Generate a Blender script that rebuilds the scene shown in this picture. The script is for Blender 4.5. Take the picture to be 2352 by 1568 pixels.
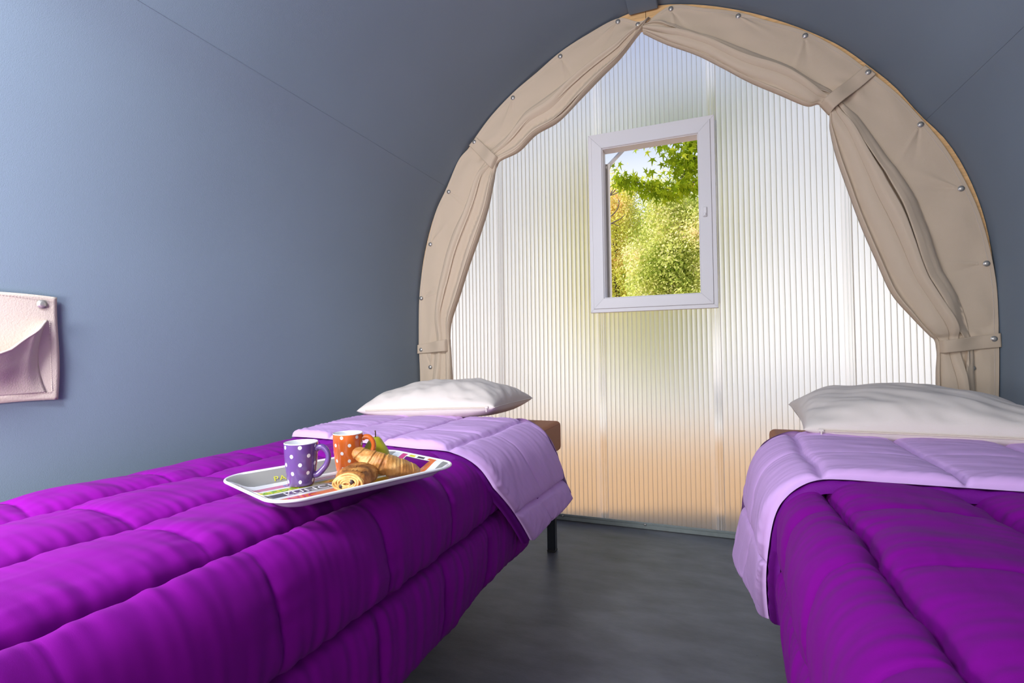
import bpy, math, random
import numpy as np
from mathutils import Vector, Matrix

for _o in list(bpy.data.objects):
    bpy.data.objects.remove(_o, do_unlink=True)
COL = bpy.context.scene.collection
SC = bpy.context.scene
PI = math.pi
rng = random.Random(7)

# ------------------------------------------------------------------ camera
CAMH = 0.92
PITCH, YAW, ROLL = 0.0224846335, 0.377993549, -0.0138306053
f_ = np.array([-math.sin(YAW)*math.cos(PITCH), math.cos(YAW)*math.cos(PITCH), math.sin(PITCH)])
r0_ = np.array([math.cos(YAW), math.sin(YAW), 0.0])
u0_ = np.cross(r0_, f_)
r_ = r0_*math.cos(ROLL) + u0_*math.sin(ROLL)
u_ = np.cross(r_, f_)
cam_data = bpy.data.cameras.new('camera')
cam = bpy.data.objects.new('camera', cam_data)
COL.objects.link(cam)
cam.matrix_world = Matrix(((r_[0], u_[0], -f_[0], 0.0), (r_[1], u_[1], -f_[1], 0.0), (r_[2], u_[2], -f_[2], CAMH), (0, 0, 0, 1)))
cam_data.sensor_width = 36.0
cam_data.lens = 1179.32/2352*36.0
cam_data.clip_start = 0.02
cam_data.clip_end = 300
SC.camera = cam

# ------------------------------------------------------------------ world, sun, large lights, exposure
world = bpy.data.worlds.new('sky'); SC.world = world; world.use_nodes = True
wt = world.node_tree; wt.nodes.clear()
wo = wt.nodes.new('ShaderNodeOutputWorld'); wb = wt.nodes.new('ShaderNodeBackground')
wc = wt.nodes.new('ShaderNodeTexCoord'); ws = wt.nodes.new('ShaderNodeSeparateXYZ'); wr = wt.nodes.new('ShaderNodeValToRGB')
wt.links.new(wc.outputs['Generated'], ws.inputs[0]); wt.links.new(ws.outputs['Z'], wr.inputs[0])
wt.links.new(wr.outputs[0], wb.inputs[0]); wt.links.new(wb.outputs[0], wo.inputs[0])
e = wr.color_ramp.elements
e[0].position = 0.0; e[0].color = (1.6, 1.58, 1.54, 1)
e[1].position = 1.0; e[1].color = (0.15, 0.30, 0.68, 1)
for p_, c_ in ((0.16, (1.05, 1.07, 1.10, 1)), (0.33, (0.88, 0.94, 1.02, 1)), (0.45, (0.22, 0.38, 0.84, 1)), (0.70, (0.13, 0.27, 0.68, 1))):
    k_ = e.new(p_); k_.color = c_
wb.inputs[1].default_value = 1.0

def aim(o, loc, target):
    o.location = loc
    d = Vector(target) - Vector(loc)
    o.rotation_euler = d.to_track_quat('-Z', 'Y').to_euler()

def light(name, kind, loc, target, energy, color, **kw):
    d = bpy.data.lights.new(name, kind); d.energy = energy; d.color = color
    for k, v in kw.items(): setattr(d, k, v)
    o = bpy.data.objects.new(name, d); COL.objects.link(o); aim(o, loc, target)
    return o

light('sun', 'SUN', (0, 0, 8), (0.66, 0.26, 8-0.70), 6.2, (1.0, 0.95, 0.86), angle=math.radians(1.0))
light('daylight_doorway', 'AREA', (-0.35, -1.45, 1.45), (-0.35, 2.4, 1.05), 36, (1.0, 0.97, 0.95), shape='RECTANGLE', size=2.2, size_y=1.9)
light('added_key_left_high', 'AREA', (-1.08, -0.22, 2.00), (-1.56, 0.6, 1.60), 47, (0.90, 0.94, 1.0), shape='DISK', size=0.5)  # added out-of-view area light, no known lamp; brightens the upper left wall
light('added_key_left_low', 'AREA', (-1.22, -0.22, 0.92), (-1.20, 1.0, 0.66), 16, (1.0, 0.95, 0.97), shape='DISK', size=0.30)  # second added light, low and unseen, to brighten left quilt and lower wall

SC.view_settings.view_transform = 'Standard'
SC.view_settings.look = 'None'
SC.view_settings.gamma = 1.0
SC.view_settings.use_curve_mapping = False
SC.view_settings.exposure = 0.0
SC.cycles.max_bounces = 10
SC.cycles.diffuse_bounces = 4
SC.cycles.transmission_bounces = 8
SC.cycles.transparent_max_bounces = 12
SC.cycles.caustics_reflective = False
SC.cycles.use_denoising = True

# ------------------------------------------------------------------ materials
def new_mat(name):
    m = bpy.data.materials.new(name); m.use_nodes = True
    nt = m.node_tree; b = nt.nodes['Principled BSDF']
    return m, nt, b

def N(nt, t, **kw):
    n = nt.nodes.new(t)
    for k, v in kw.items(): setattr(n, k, v)
    return n

def mat(name, col, rough=0.6, metal=0.0, var=0.0, vscale=6.0, bump=0.0, bscale=200.0, sheen=0.0, coat=0.0, spec=None, stretch=None, detail=4.0, dist=0.002):
    m, nt, b = new_mat(name)
    b.inputs['Base Color'].default_value = (*col, 1); b.inputs['Roughness'].default_value = rough
    b.inputs['Metallic'].default_value = metal
    if sheen: b.inputs['Sheen Weight'].default_value = sheen
    if coat: b.inputs['Coat Weight'].default_value = coat; b.inputs['Coat Roughness'].default_value = 0.06
    if spec is not None: b.inputs['Specular IOR Level'].default_value = spec
    tc = N(nt, 'ShaderNodeTexCoord'); mp = N(nt, 'ShaderNodeMapping')
    nt.links.new(tc.outputs['Object'], mp.inputs[0])
    if stretch: mp.inputs['Scale'].default_value = stretch
    if var:
        no = N(nt, 'ShaderNodeTexNoise'); no.inputs['Scale'].default_value = vscale; no.inputs['Detail'].default_value = detail
        nt.links.new(mp.outputs[0], no.inputs['Vector'])
        rp = N(nt, 'ShaderNodeValToRGB'); rp.color_ramp.elements[0].position = 0.3; rp.color_ramp.elements[1].position = 0.7
        rp.color_ramp.elements[0].color = (*[c*(1-var) for c in col], 1); rp.color_ramp.elements[1].color = (*[min(1, c*(1+var)) for c in col], 1)
        nt.links.new(no.outputs[0], rp.inputs[0]); nt.links.new(rp.outputs[0], b.inputs['Base Color'])
    if bump:
        nb = N(nt, 'ShaderNodeTexNoise'); nb.inputs['Scale'].default_value = bscale; nb.inputs['Detail'].default_value = 3
        nt.links.new(mp.outputs[0], nb.inputs['Vector'])
        bp = N(nt, 'ShaderNodeBump'); bp.inputs['Strength'].default_value = bump; bp.inputs['Distance'].default_value = dist
        nt.links.new(nb.outputs[0], bp.inputs['Height']); nt.links.new(bp.outputs[0], b.inputs['Normal'])
    return m

M = {}
M['shell'] = mat('grey_blue_vinyl', (0.185, 0.242, 0.310), 0.5, var=0.03, vscale=2, bump=0.35, bscale=420, dist=0.001, spec=0.35)
M['ridge'] = mat('ridge_vinyl', (0.17, 0.20, 0.26), 0.5, bump=0.2, bscale=300)
M['floor'] = None
M['curtain'] = mat('taupe_cloth', (0.58, 0.465, 0.350), 0.8, bump=0.25, bscale=900, sheen=0.15, spec=0.2)
M['strap'] = mat('taupe_strap', (0.57, 0.455, 0.342), 0.8, bump=0.25, bscale=900, spec=0.2)
M['snap'] = mat('brushed_snap', (0.55, 0.53, 0.50), 0.36, metal=0.75)
M['wood'] = mat('pine_wood', (0.72, 0.44, 0.20), 0.5, var=0.18, vscale=14, stretch=(1, 1, 8))
M['purple'] = mat('purple_cotton', (0.200, 0.0018, 0.245), 0.8, var=0.05, vscale=9, bump=0.12, bscale=1100, dist=0.001, sheen=0.02, spec=0.08)
M['piping'] = mat('dark_purple_piping', (0.15, 0.003, 0.22), 0.7, bump=0.3, bscale=300, spec=0.2)
M['lilac'] = mat('lilac_cotton', (0.64, 0.395, 0.745), 0.8, bump=0.12, bscale=1100, dist=0.001, sheen=0.02, spec=0.2)
M['pillow'] = mat('ivory_cotton', (0.70, 0.63, 0.58), 0.8, bump=0.2, bscale=800, spec=0.15)
M['zip'] = mat('ivory_zip', (0.72, 0.63, 0.52), 0.5)
M['mattress'] = mat('brown_vinyl', (0.38, 0.14, 0.068), 0.6, spec=0.2, bump=0.2, bscale=260, dist=0.001)
M['metal_frame'] = mat('dark_steel', (0.025, 0.028, 0.036), 0.35, metal=0.4)
M['slat'] = mat('beech_slat', (0.62, 0.42, 0.22), 0.5, var=0.12, vscale=20, stretch=(1, 8, 1))
M['slat_cap'] = mat('slat_cap_plastic', (0.06, 0.045, 0.05), 0.5)
M['alu'] = mat('aluminium', (0.33, 0.37, 0.36), 0.5, metal=0.6, var=0.08, vscale=30)
M['pvc'] = mat('white_pvc', (0.70, 0.68, 0.695), 0.4, spec=0.4)
M['pvc_in'] = mat('beige_pvc', (0.72, 0.66, 0.58), 0.4)
M['pocket'] = mat('cream_leatherette', (0.62, 0.53, 0.46), 0.5, bump=0.4, bscale=260, dist=0.0015)
M['thread'] = mat('thread', (0.60, 0.52, 0.46), 0.8)
M['porcelain'] = mat('white_glaze', (0.86, 0.86, 0.88), 0.12, coat=0.5)
M['bark'] = mat('bark', (0.10, 0.08, 0.07), 0.9, var=0.3, vscale=20, bump=0.5, bscale=40)
M['stem'] = mat('pear_stem', (0.09, 0.035, 0.02), 0.7)
M['choc'] = mat('chocolate', (0.030, 0.010, 0.006), 0.4)
M['rubber'] = mat('black_rubber', (0.02, 0.02, 0.02), 0.7)
M['gravel'] = mat('pale_gravel', (0.80, 0.76, 0.68), 0.95, var=0.08, vscale=2, bump=0.4, bscale=40)
M['sand'] = mat('sand', (0.58, 0.315, 0.105), 0.95, var=0.12, vscale=3, bump=0.4, bscale=60)

def creases(m, sc, stretch, strength, dist):
    nt = m.node_tree; b = nt.nodes['Principled BSDF']; prev = b.inputs['Normal'].links[0].from_socket
    tc = N(nt, 'ShaderNodeTexCoord'); mp = N(nt, 'ShaderNodeMapping'); mp.inputs['Scale'].default_value = stretch; mp.inputs['Rotation'].default_value = (0.1, 0.25, 0.3)
    no = N(nt, 'ShaderNodeTexNoise'); no.noise_type = 'RIDGED_MULTIFRACTAL'; no.inputs['Scale'].default_value = sc; no.inputs['Detail'].default_value = 2.0; no.inputs['Distortion'].default_value = 0.6
    bp = N(nt, 'ShaderNodeBump'); bp.inputs['Strength'].default_value = strength; bp.inputs['Distance'].default_value = dist
    nt.links.new(tc.outputs['Object'], mp.inputs[0]); nt.links.new(mp.outputs[0], no.inputs['Vector']); nt.links.new(no.outputs[0], bp.inputs['Height'])
    nt.links.new(prev, bp.inputs['Normal']); nt.links.new(bp.outputs[0], b.inputs['Normal'])
creases(M['purple'], 3.0, (1.2, 3.2, 1.2), 0.7, 0.018)
creases(M['lilac'], 4.0, (1.2, 2.6, 1.2), 0.6, 0.012)
creases(M['pillow'], 3.0, (1.0, 1.6, 1.6), 0.12, 0.006)

def floor_mat():
    m, nt, b = new_mat('grey_vinyl_floor')
    tc = N(nt, 'ShaderNodeTexCoord')
    n1 = N(nt, 'ShaderNodeTexNoise'); n1.inputs['Scale'].default_value = 5; n1.inputs['Detail'].default_value = 8; n1.inputs['Roughness'].default_value = 0.62
    mp = N(nt, 'ShaderNodeMapping'); mp.inputs['Scale'].default_value = (1, 2.2, 1)
    nt.links.new(tc.outputs['Object'], mp.inputs[0]); nt.links.new(mp.outputs[0], n1.inputs['Vector'])
    rp = N(nt, 'ShaderNodeValToRGB'); rp.color_ramp.elements[0].position = 0.3; rp.color_ramp.elements[1].position = 0.72
    rp.color_ramp.elements[0].color = (0.088, 0.089, 0.100, 1); rp.color_ramp.elements[1].color = (0.165, 0.166, 0.185, 1)
    nt.links.new(n1.outputs[0], rp.inputs[0])
    v = N(nt, 'ShaderNodeTexVoronoi'); v.inputs['Scale'].default_value = 9
    nt.links.new(tc.outputs['Object'], v.inputs['Vector'])
    lt = N(nt, 'ShaderNodeMath', operation='LESS_THAN'); lt.inputs[1].default_value = 0.018
    nt.links.new(v.outputs['Distance'], lt.inputs[0])
    mx = N(nt, 'ShaderNodeMix', data_type='RGBA'); mx.inputs[7].default_value = (0.03, 0.028, 0.028, 1)
    nt.links.new(lt.outputs[0], mx.inputs[0]); nt.links.new(rp.outputs[0], mx.inputs[6]); nt.links.new(mx.outputs[2], b.inputs['Base Color'])
    b.inputs['Roughness'].default_value = 0.42
    nb = N(nt, 'ShaderNodeTexNoise'); nb.inputs['Scale'].default_value = 160
    nt.links.new(tc.outputs['Object'], nb.inputs['Vector'])
    bp = N(nt, 'ShaderNodeBump'); bp.inputs['Strength'].default_value = 0.25; bp.inputs['Distance'].default_value = 0.001
    nt.links.new(nb.outputs[0], bp.inputs['Height']); nt.links.new(bp.outputs[0], b.inputs['Normal'])
    return m
M['floor'] = floor_mat()

def poly_mat(name, tint, rough, k_trans, dark=0.0):
    # frosted multiwall sheet: blurs what is behind it (low-index rough refraction) and diffuses light
    m = bpy.data.materials.new(name); m.use_nodes = True; nt = m.node_tree; nt.nodes.clear()
    out = N(nt, 'ShaderNodeOutputMaterial'); tr = N(nt, 'ShaderNodeBsdfTranslucent'); rf = N(nt, 'ShaderNodeBsdfRefraction')
    tr.inputs[0].default_value = (*tint, 1); rf.inputs[0].default_value = (*tint, 1); rf.inputs['IOR'].default_value = 1.27; rf.inputs['Roughness'].default_value = rough
    mx = N(nt, 'ShaderNodeMixShader'); mx.inputs[0].default_value = k_trans
    gl = N(nt, 'ShaderNodeBsdfGlossy'); gl.inputs['Roughness'].default_value = 0.3
    fr = N(nt, 'ShaderNodeFresnel'); fr.inputs[0].default_value = 1.35
    mx2 = N(nt, 'ShaderNodeMixShader')
    tc = N(nt, 'ShaderNodeTexCoord'); nb = N(nt, 'ShaderNodeTexNoise'); nb.inputs['Scale'].default_value = 260; nb.inputs['Detail'].default_value = 2
    bp = N(nt, 'ShaderNodeBump'); bp.inputs['Strength'].default_value = 0.12; bp.inputs['Distance'].default_value = 0.001
    nt.links.new(tc.outputs['Object'], nb.inputs['Vector']); nt.links.new(nb.outputs[0], bp.inputs['Height'])
    for s in (tr, rf, gl): nt.links.new(bp.outputs[0], s.inputs['Normal'])
    nt.links.new(rf.outputs[0], mx.inputs[1]); nt.links.new(tr.outputs[0], mx.inputs[2])
    nt.links.new(fr.outputs[0], mx2.inputs[0]); nt.links.new(mx.outputs[0], mx2.inputs[1]); nt.links.new(gl.outputs[0], mx2.inputs[2])
    nt.links.new(mx2.outputs[0], out.inputs[0])
    return m
M['poly'] = poly_mat('frosted_polycarbonate', (0.97, 0.97, 0.98), 0.62, 0.36)
M['web'] = poly_mat('polycarbonate_web', (0.85, 0.83, 0.79), 0.5, 0.6)
M['joint'] = poly_mat('clear_joint_profile', (0.95, 0.945, 0.94), 0.35, 0.45)

def glass_mat():
    m = bpy.data.materials.new('window_glass'); m.use_nodes = True; nt = m.node_tree; nt.nodes.clear()
    out = N(nt, 'ShaderNodeOutputMaterial'); t = N(nt, 'ShaderNodeBsdfTransparent'); g = N(nt, 'ShaderNodeBsdfGlossy'); g.inputs['Roughness'].default_value = 0.02
    t.inputs[0].default_value = (0.95, 0.97, 0.96, 1)
    fr = N(nt, 'ShaderNodeFresnel'); mx = N(nt, 'ShaderNodeMixShader')
    nt.links.new(fr.outputs[0], mx.inputs[0]); nt.links.new(t.outputs[0], mx.inputs[1]); nt.links.new(g.outputs[0], mx.inputs[2]); nt.links.new(mx.outputs[0], out.inputs[0])
    return m
M['glass'] = glass_mat()

def leaf_mat(name, stops, trans=0.45):
    m = bpy.data.materials.new(name); m.use_nodes = True; nt = m.node_tree; nt.nodes.clear()
    out = N(nt, 'ShaderNodeOutputMaterial'); d = N(nt, 'ShaderNodeBsdfDiffuse'); t = N(nt, 'ShaderNodeBsdfTranslucent'); mx = N(nt, 'ShaderNodeMixShader'); mx.inputs[0].default_value = trans
    geo = N(nt, 'ShaderNodeNewGeometry'); tc = N(nt, 'ShaderNodeTexCoord'); no = N(nt, 'ShaderNodeTexNoise'); no.inputs['Scale'].default_value = 1.1; no.inputs['Detail'].default_value = 3
    nt.links.new(tc.outputs['Object'], no.inputs['Vector'])
    oi = N(nt, 'ShaderNodeObjectInfo')
    a = N(nt, 'ShaderNodeMath', operation='MULTIPLY'); a.inputs[1].default_value = 0.45
    ad = N(nt, 'ShaderNodeMath', operation='ADD'); ad2 = N(nt, 'ShaderNodeMath', operation='MULTIPLY_ADD'); ad2.inputs[1].default_value = 1.6; ad2.inputs[2].default_value = -0.52
    nt.links.new(geo.outputs['Random Per Island'], a.inputs[0]); nt.links.new(no.outputs[0], ad2.inputs[0])
    nt.links.new(a.outputs[0], ad.inputs[0]); nt.links.new(ad2.outputs[0], ad.inputs[1])
    rp = N(nt, 'ShaderNodeValToRGB'); els = rp.color_ramp.elements
    els[0].position = stops[0][0]; els[0].color = (*stops[0][1], 1); els[1].position = stops[-1][0]; els[1].color = (*stops[-1][1], 1)
    for p, c in stops[1:-1]: k = els.new(p); k.color = (*c, 1)
    if name == 'star_leaf':
        nt.links.new(oi.outputs['Random'], rp.inputs[0])
    else:
        nt.links.new(ad.outputs[0], rp.inputs[0])
    nt.links.new(rp.outputs[0], d.inputs[0]); nt.links.new(rp.outputs[0], t.inputs[0])
    nt.links.new(d.outputs[0], mx.inputs[1]); nt.links.new(t.outputs[0], mx.inputs[2]); nt.links.new(mx.outputs[0], out.inputs[0])
    return m
M['leaf_yellow'] = leaf_mat('yellow_foliage', [(0.0, (0.34, 0.44, 0.05)), (0.3, (0.74, 0.76, 0.14)), (0.6, (0.95, 0.90, 0.32)), (0.85, (0.95, 0.66, 0.30)), (1.0, (0.62, 0.22, 0.10))])
M['leaf_green'] = leaf_mat('green_foliage', [(0.0, (0.12, 0.18, 0.04)), (0.25, (0.34, 0.44, 0.07)), (0.5, (0.74, 0.77, 0.22)), (0.75, (0.97, 0.92, 0.52)), (1.0, (0.95, 0.62, 0.36))])
M['leaf_star2'] = leaf_mat('star_leaves', [(0.0, (0.13, 0.20, 0.010)), (0.5, (0.26, 0.36, 0.015)), (0.85, (0.44, 0.52, 0.03)), (1.0, (0.80, 0.76, 0.10))], 0.5)
M['leaf_star'] = leaf_mat('star_leaf', [(0.0, (0.14, 0.22, 0.010)), (0.5, (0.28, 0.38, 0.015)), (0.85, (0.46, 0.54, 0.03)), (1.0, (0.80, 0.76, 0.10))], 0.5)

# ------------------------------------------------------------------ mesh helpers
def link(name, me, m, parent=None, smooth=True):
    o = bpy.data.objects.new(name, me); COL.objects.link(o)
    if m is not None:
        for k in (m if isinstance(m, (list, tuple)) else [m]): me.materials.append(k)
    if parent is not None: o.parent = parent
    if len(me.polygons): me.polygons.foreach_set('use_smooth', [bool(smooth)]*len(me.polygons))
    return o

def raw(name, verts, faces, m, parent=None, smooth=True):
    me = bpy.data.meshes.new(name); me.from_pydata([tuple(map(float, v)) for v in verts], [], [tuple(map(int, f)) for f in faces]); me.update()
    return link(name, me, m, parent, smooth)

def grid_faces(nu, nv, cu=False, cv=False, off=0):
    iu = np.arange(nu if cu else nu-1); iv = np.arange(nv if cv else nv-1)
    a, b = np.meshgrid(iu, iv, indexing='ij'); a1 = (a+1) % nu; b1 = (b+1) % nv
    return np.stack([a*nv+b, a1*nv+b, a1*nv+b1, a*nv+b1], -1).reshape(-1, 4)+off

def grid(name, P, m, parent=None, cu=False, cv=False, flip=False, smooth=True, matidx=None):
    nu, nv = P.shape[:2]; V = P.reshape(-1, 3).astype(np.float32); F = grid_faces(nu, nv, cu, cv)
    if flip: F = F[:, ::-1]
    me = bpy.data.meshes.new(name)
    me.vertices.add(len(V)); me.vertices.foreach_set('co', V.ravel())
    me.loops.add(F.size); me.loops.foreach_set('vertex_index', F.ravel().astype(np.int32))
    me.polygons.add(len(F)); me.polygons.foreach_set('loop_start', np.arange(0, F.size, 4, dtype=np.int32))
    me.update(calc_edges=True); me.validate()
    return link(name, me, m, parent, smooth)

class MB:
    def __init__(s): s.v = []; s.f = []
    def add(s, v, f):
        o = len(s.v); s.v += [tuple(map(float, p)) for p in v]; s.f += [tuple(int(i)+o for i in q) for q in f]
    def box(s, a, b, T=None, bev=0.0):
        (x0, y0, z0), (x1, y1, z1) = a, b
        if bev <= 0:
            v = [(x, y, z) for x in (x0, x1) for y in (y0, y1) for z in (z0, z1)]
            f = [(0, 1, 3, 2), (4, 6, 7, 5), (0, 4, 5, 1), (2, 3, 7, 6), (0, 2, 6, 4), (1, 5, 7, 3)]
        else:
            c = np.array([(x0+x1)/2, (y0+y1)/2, (z0+z1)/2]); h = np.array([(x1-x0)/2, (y1-y0)/2, (z1-z0)/2])
            v = []; idx = {}
            for sx in (-1, 1):
                for sy in (-1, 1):
                    for sz in (-1, 1):
                        for ax in range(3):
                            p = h.copy()-bev; p[ax] += bev; q = c+p*np.array([sx, sy, sz]); idx[(sx, sy, sz, ax)] = len(v); v.append(tuple(q))
            f = []
            for ax in range(3):
                o1, o2 = [(1, 2), (2, 0), (0, 1)][ax]
                for sg in (-1, 1):
                    q = []
                    for a1, a2 in ((-1, -1), (1, -1), (1, 1), (-1, 1)):
                        k = [0, 0, 0]; k[ax] = sg; k[o1] = a1; k[o2] = a2; q.append(idx[(*k, ax)])
                    f.append(tuple(q if sg > 0 else q[::-1]))
            for ax in range(3):
                o1, o2 = [(1, 2), (2, 0), (0, 1)][ax]
                for a1 in (-1, 1):
                    for a2 in (-1, 1):
                        k0 = [0, 0, 0]; k0[ax] = -1; k0[o1] = a1; k0[o2] = a2; k1 = list(k0); k1[ax] = 1
                        q = (idx[(*k0, o1)], idx[(*k1, o1)], idx[(*k1, o2)], idx[(*k0, o2)]); f.append(q if a1*a2 > 0 else q[::-1])
            for sx in (-1, 1):
                for sy in (-1, 1):
                    for sz in (-1, 1):
                        q = tuple(idx[(sx, sy, sz, a)] for a in range(3)); f.append(q if sx*sy*sz > 0 else q[::-1])
        if T is not None: v = [tuple(T @ Vector(p)) for p in v]
        s.add(v, f)
    def tube(s, pts, rad, n=8, cap=True, sy=1.0):
        pts = [Vector(p) for p in pts]; k = len(pts); r = rad if hasattr(rad, '__len__') else [rad]*k
        up = Vector((0, 0, 1)); V = []; prev = None
        for i, p in enumerate(pts):
            d = (pts[min(i+1, k-1)]-pts[max(i-1, 0)]).normalized()
            if prev is None:
                a = d.orthogonal().normalized()
            else:
                a = (prev-d*prev.dot(d)).normalized()
            prev = a; b = d.cross(a)
            for j in range(n):
                t = 2*PI*j/n; V.append(p+(a*math.cos(t)+b*math.sin(t)*sy)*r[i])
        F = [tuple(q) for q in grid_faces(k, n, False, True)]
        if cap:
            F.append(tuple(range(n))); F.append(tuple((k-1)*n+j for j in range(n))[::-1])
        s.add(V, F)
    def build(s, name, m, parent=None, smooth=False):
        return raw(name, s.v, s.f, m, parent, smooth)

def lathe(name, prof, m, parent=None, n=48, cap=False):
    # prof: list of (r, z)
    t = np.linspace(0, 2*PI, n, endpoint=False); P = np.array([[(r*math.cos(a), r*math.sin(a), z) for a in t] for r, z in prof])
    return grid(name, P, m, parent, cv=True, flip=False)

def cr(pts, n):
    # Catmull-Rom through rows, n samples overall
    P = np.array(pts, float); k = len(P); t = np.linspace(0, k-1-1e-9, n); i = t.astype(int); u = (t-i)[:, None]
    g = lambda j: P[np.clip(j, 0, k-1)]
    a, b, c, d = g(i-1), g(i), g(i+1), g(i+2)
    return 0.5*((2*b)+(-a+c)*u+(2*a-5*b+4*c-d)*u**2+(-a+3*b-3*c+d)*u**3)

def perlin(x, y, seed=0):
    r = np.random.RandomState(seed); ang = r.rand(256, 256)*2*PI
    xi = np.floor(x).astype(int); yi = np.floor(y).astype(int); xf = x-xi; yf = y-yi
    fa = lambda t: t*t*t*(t*(t*6-15)+10)
    def g(a, b, dx, dy): q = ang[a % 256, b % 256]; return np.cos(q)*dx+np.sin(q)*dy
    u, v = fa(xf), fa(yf)
    n0 = g(xi, yi, xf, yf)*(1-u)+g(xi+1, yi, xf-1, yf)*u; n1 = g(xi, yi+1, xf, yf-1)*(1-u)+g(xi+1, yi+1, xf-1, yf-1)*u
    return (n0*(1-v)+n1*v)*1.5

def sstep(a, b, x): t = np.clip((x-a)/(b-a), 0, 1); return t*t*(3-2*t)

def tag(o, label=None, cat=None, group=None, kind=None):
    if label: o['label'] = label
    if cat: o['category'] = cat
    if group: o['group'] = group
    if kind: o['kind'] = kind
    return o

def empty(name, loc=(0, 0, 0), rz=0.0):
    o = bpy.data.objects.new(name, None); COL.objects.link(o); o.location = loc; o.rotation_euler = (0, 0, rz); o.empty_display_size = 0.05
    return o

def rel(o, parent):
    # parent while keeping world placement (parent has location / z rotation only)
    o.parent = parent; o.matrix_parent_inverse = parent_matrix(parent).inverted(); return o
def parent_matrix(p):
    return Matrix.Translation(p.location) @ p.rotation_euler.to_matrix().to_4x4()

# ------------------------------------------------------------------ setting
D = 2.761            # plane of the translucent end wall
XC = -0.295          # ridge line of the tent
YF = -1.75           # open front end behind the camera
HALF = [(0.0, 1.300), (0.4, 1.335), (0.8, 1.362), (1.2, 1.362), (1.42, 1.342), (1.62, 1.295), (1.78, 1.235), (1.90, 1.160), (2.05, 1.075), (2.165, 0.975),
        (2.275, 0.865), (2.38, 0.725), (2.475, 0.575), (2.545, 0.442), (2.605, 0.300), (2.650, 0.150), (2.672, 0.0)]
prof = cr([(h-0.016, z-0.008 if z > 2 else z) if h > 0 else (0.0, z-0.008) for z, h in HALF], 90)
def half_at(z): return float(np.interp(z, prof[:, 1], prof[:, 0]))
def z_at(h): return float(np.interp(abs(h), prof[::-1, 0], prof[::-1, 1]))
hr_ = np.maximum(prof[:, 0]-0.026*np.exp(-((prof[:, 1]-2.02)/0.30)**2)*(prof[:, 0] > 0.15), 0)
full = np.concatenate([np.stack([-prof[:, 0], prof[:, 1]], 1), np.stack([hr_[::-1], prof[::-1, 1]], 1)[1:]])   # left foot -> ridge -> right foot
seg = np.r_[0, np.cumsum(np.linalg.norm(np.diff(full, axis=0), axis=1))]; TOT = seg[-1]
def shell_pt(s): return XC+np.interp(s, seg, full[:, 0]), np.interp(s, seg, full[:, 1])
def s_of(z, side):
    s = float(np.interp(z, prof[:, 1], seg[:len(prof)])); return s if side < 0 else TOT-s
YE = D+0.03
ny = 30
ys = np.linspace(YF, YE, ny)
seamL = np.full(ny, s_of(1.895, -1)); seamR = TOT-np.interp(ys, [0, 2.64], [s_of(1.80, -1), s_of(1.885, -1)])
def strip(name, sa, sb, n, off=0.0):
    P = np.zeros((ny, n, 3))
    for i in range(ny):
        s = np.linspace(sa[i], sb[i], n); x, z = shell_pt(s)
        dx, dz = np.gradient(x), np.gradient(z); L = np.hypot(dx, dz)
        P[i] = np.stack([x+dz/L*off, np.full(n, ys[i]), z-dx/L*off], 1)
    o = grid(name, P, M['shell'], flip=True); so = o.modifiers.new('thick', 'SOLIDIFY'); so.thickness = 0.02; so.offset = 1; so.use_rim = False
    tag(o, kind='structure'); return o
wl = strip('wall_left', np.full(ny, 0.0), seamL, 60); tag(wl, 'grey-blue vinyl lower side of the tent, behind the left bed')
ce = strip('ceiling', seamL, seamR, 110, 0.0); tag(ce, 'grey-blue vinyl vault of the tent overhead')
wr_ = strip('wall_right', seamR, np.full(ny, TOT), 60); tag(wr_, 'grey-blue vinyl lower side of the tent, behind the right bed')
for i, sm in enumerate((seamL, seamR)):
    b = MB(); pts = []
    for k in range(ny):
        x, z = shell_pt(sm[k]); pts.append((float(x), ys[k], float(z)))
    b.tube(pts, 0.0013, 6); o = b.build('trim_%d' % (i+1), M['shell'], None, True); tag(o, 'welded seam line along the tent skin, %s side' % ('left', 'right')[i], kind='structure')

b = MB(); b.box((-2.0, YF, -0.03), (1.4, D+0.02, 0.0)); fl = b.build('floor', M['floor']); tag(fl, 'dark grey vinyl floor', kind='structure')
b = MB(); b.box((-60, -60, -0.14), (60, 60, -0.075)); gr = b.build('ground', M['gravel']); tag(gr, 'pale gravel ground outside the tent', kind='structure')
b = MB(); b.box((-6, -5, -0.073), (6, 7.2, -0.045)); gr = b.build('terrace', M['sand']); tag(gr, 'ochre terrace the tent stands on', kind='structure')

# ridge cover
b = MB(); b.box((XC-0.080, YF, 2.627), (XC+0.062, 2.622, 2.70), bev=0.004); o = b.build('trim_3', M['shell']); tag(o, 'grey cover strip along the ridge', kind='structure')

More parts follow.
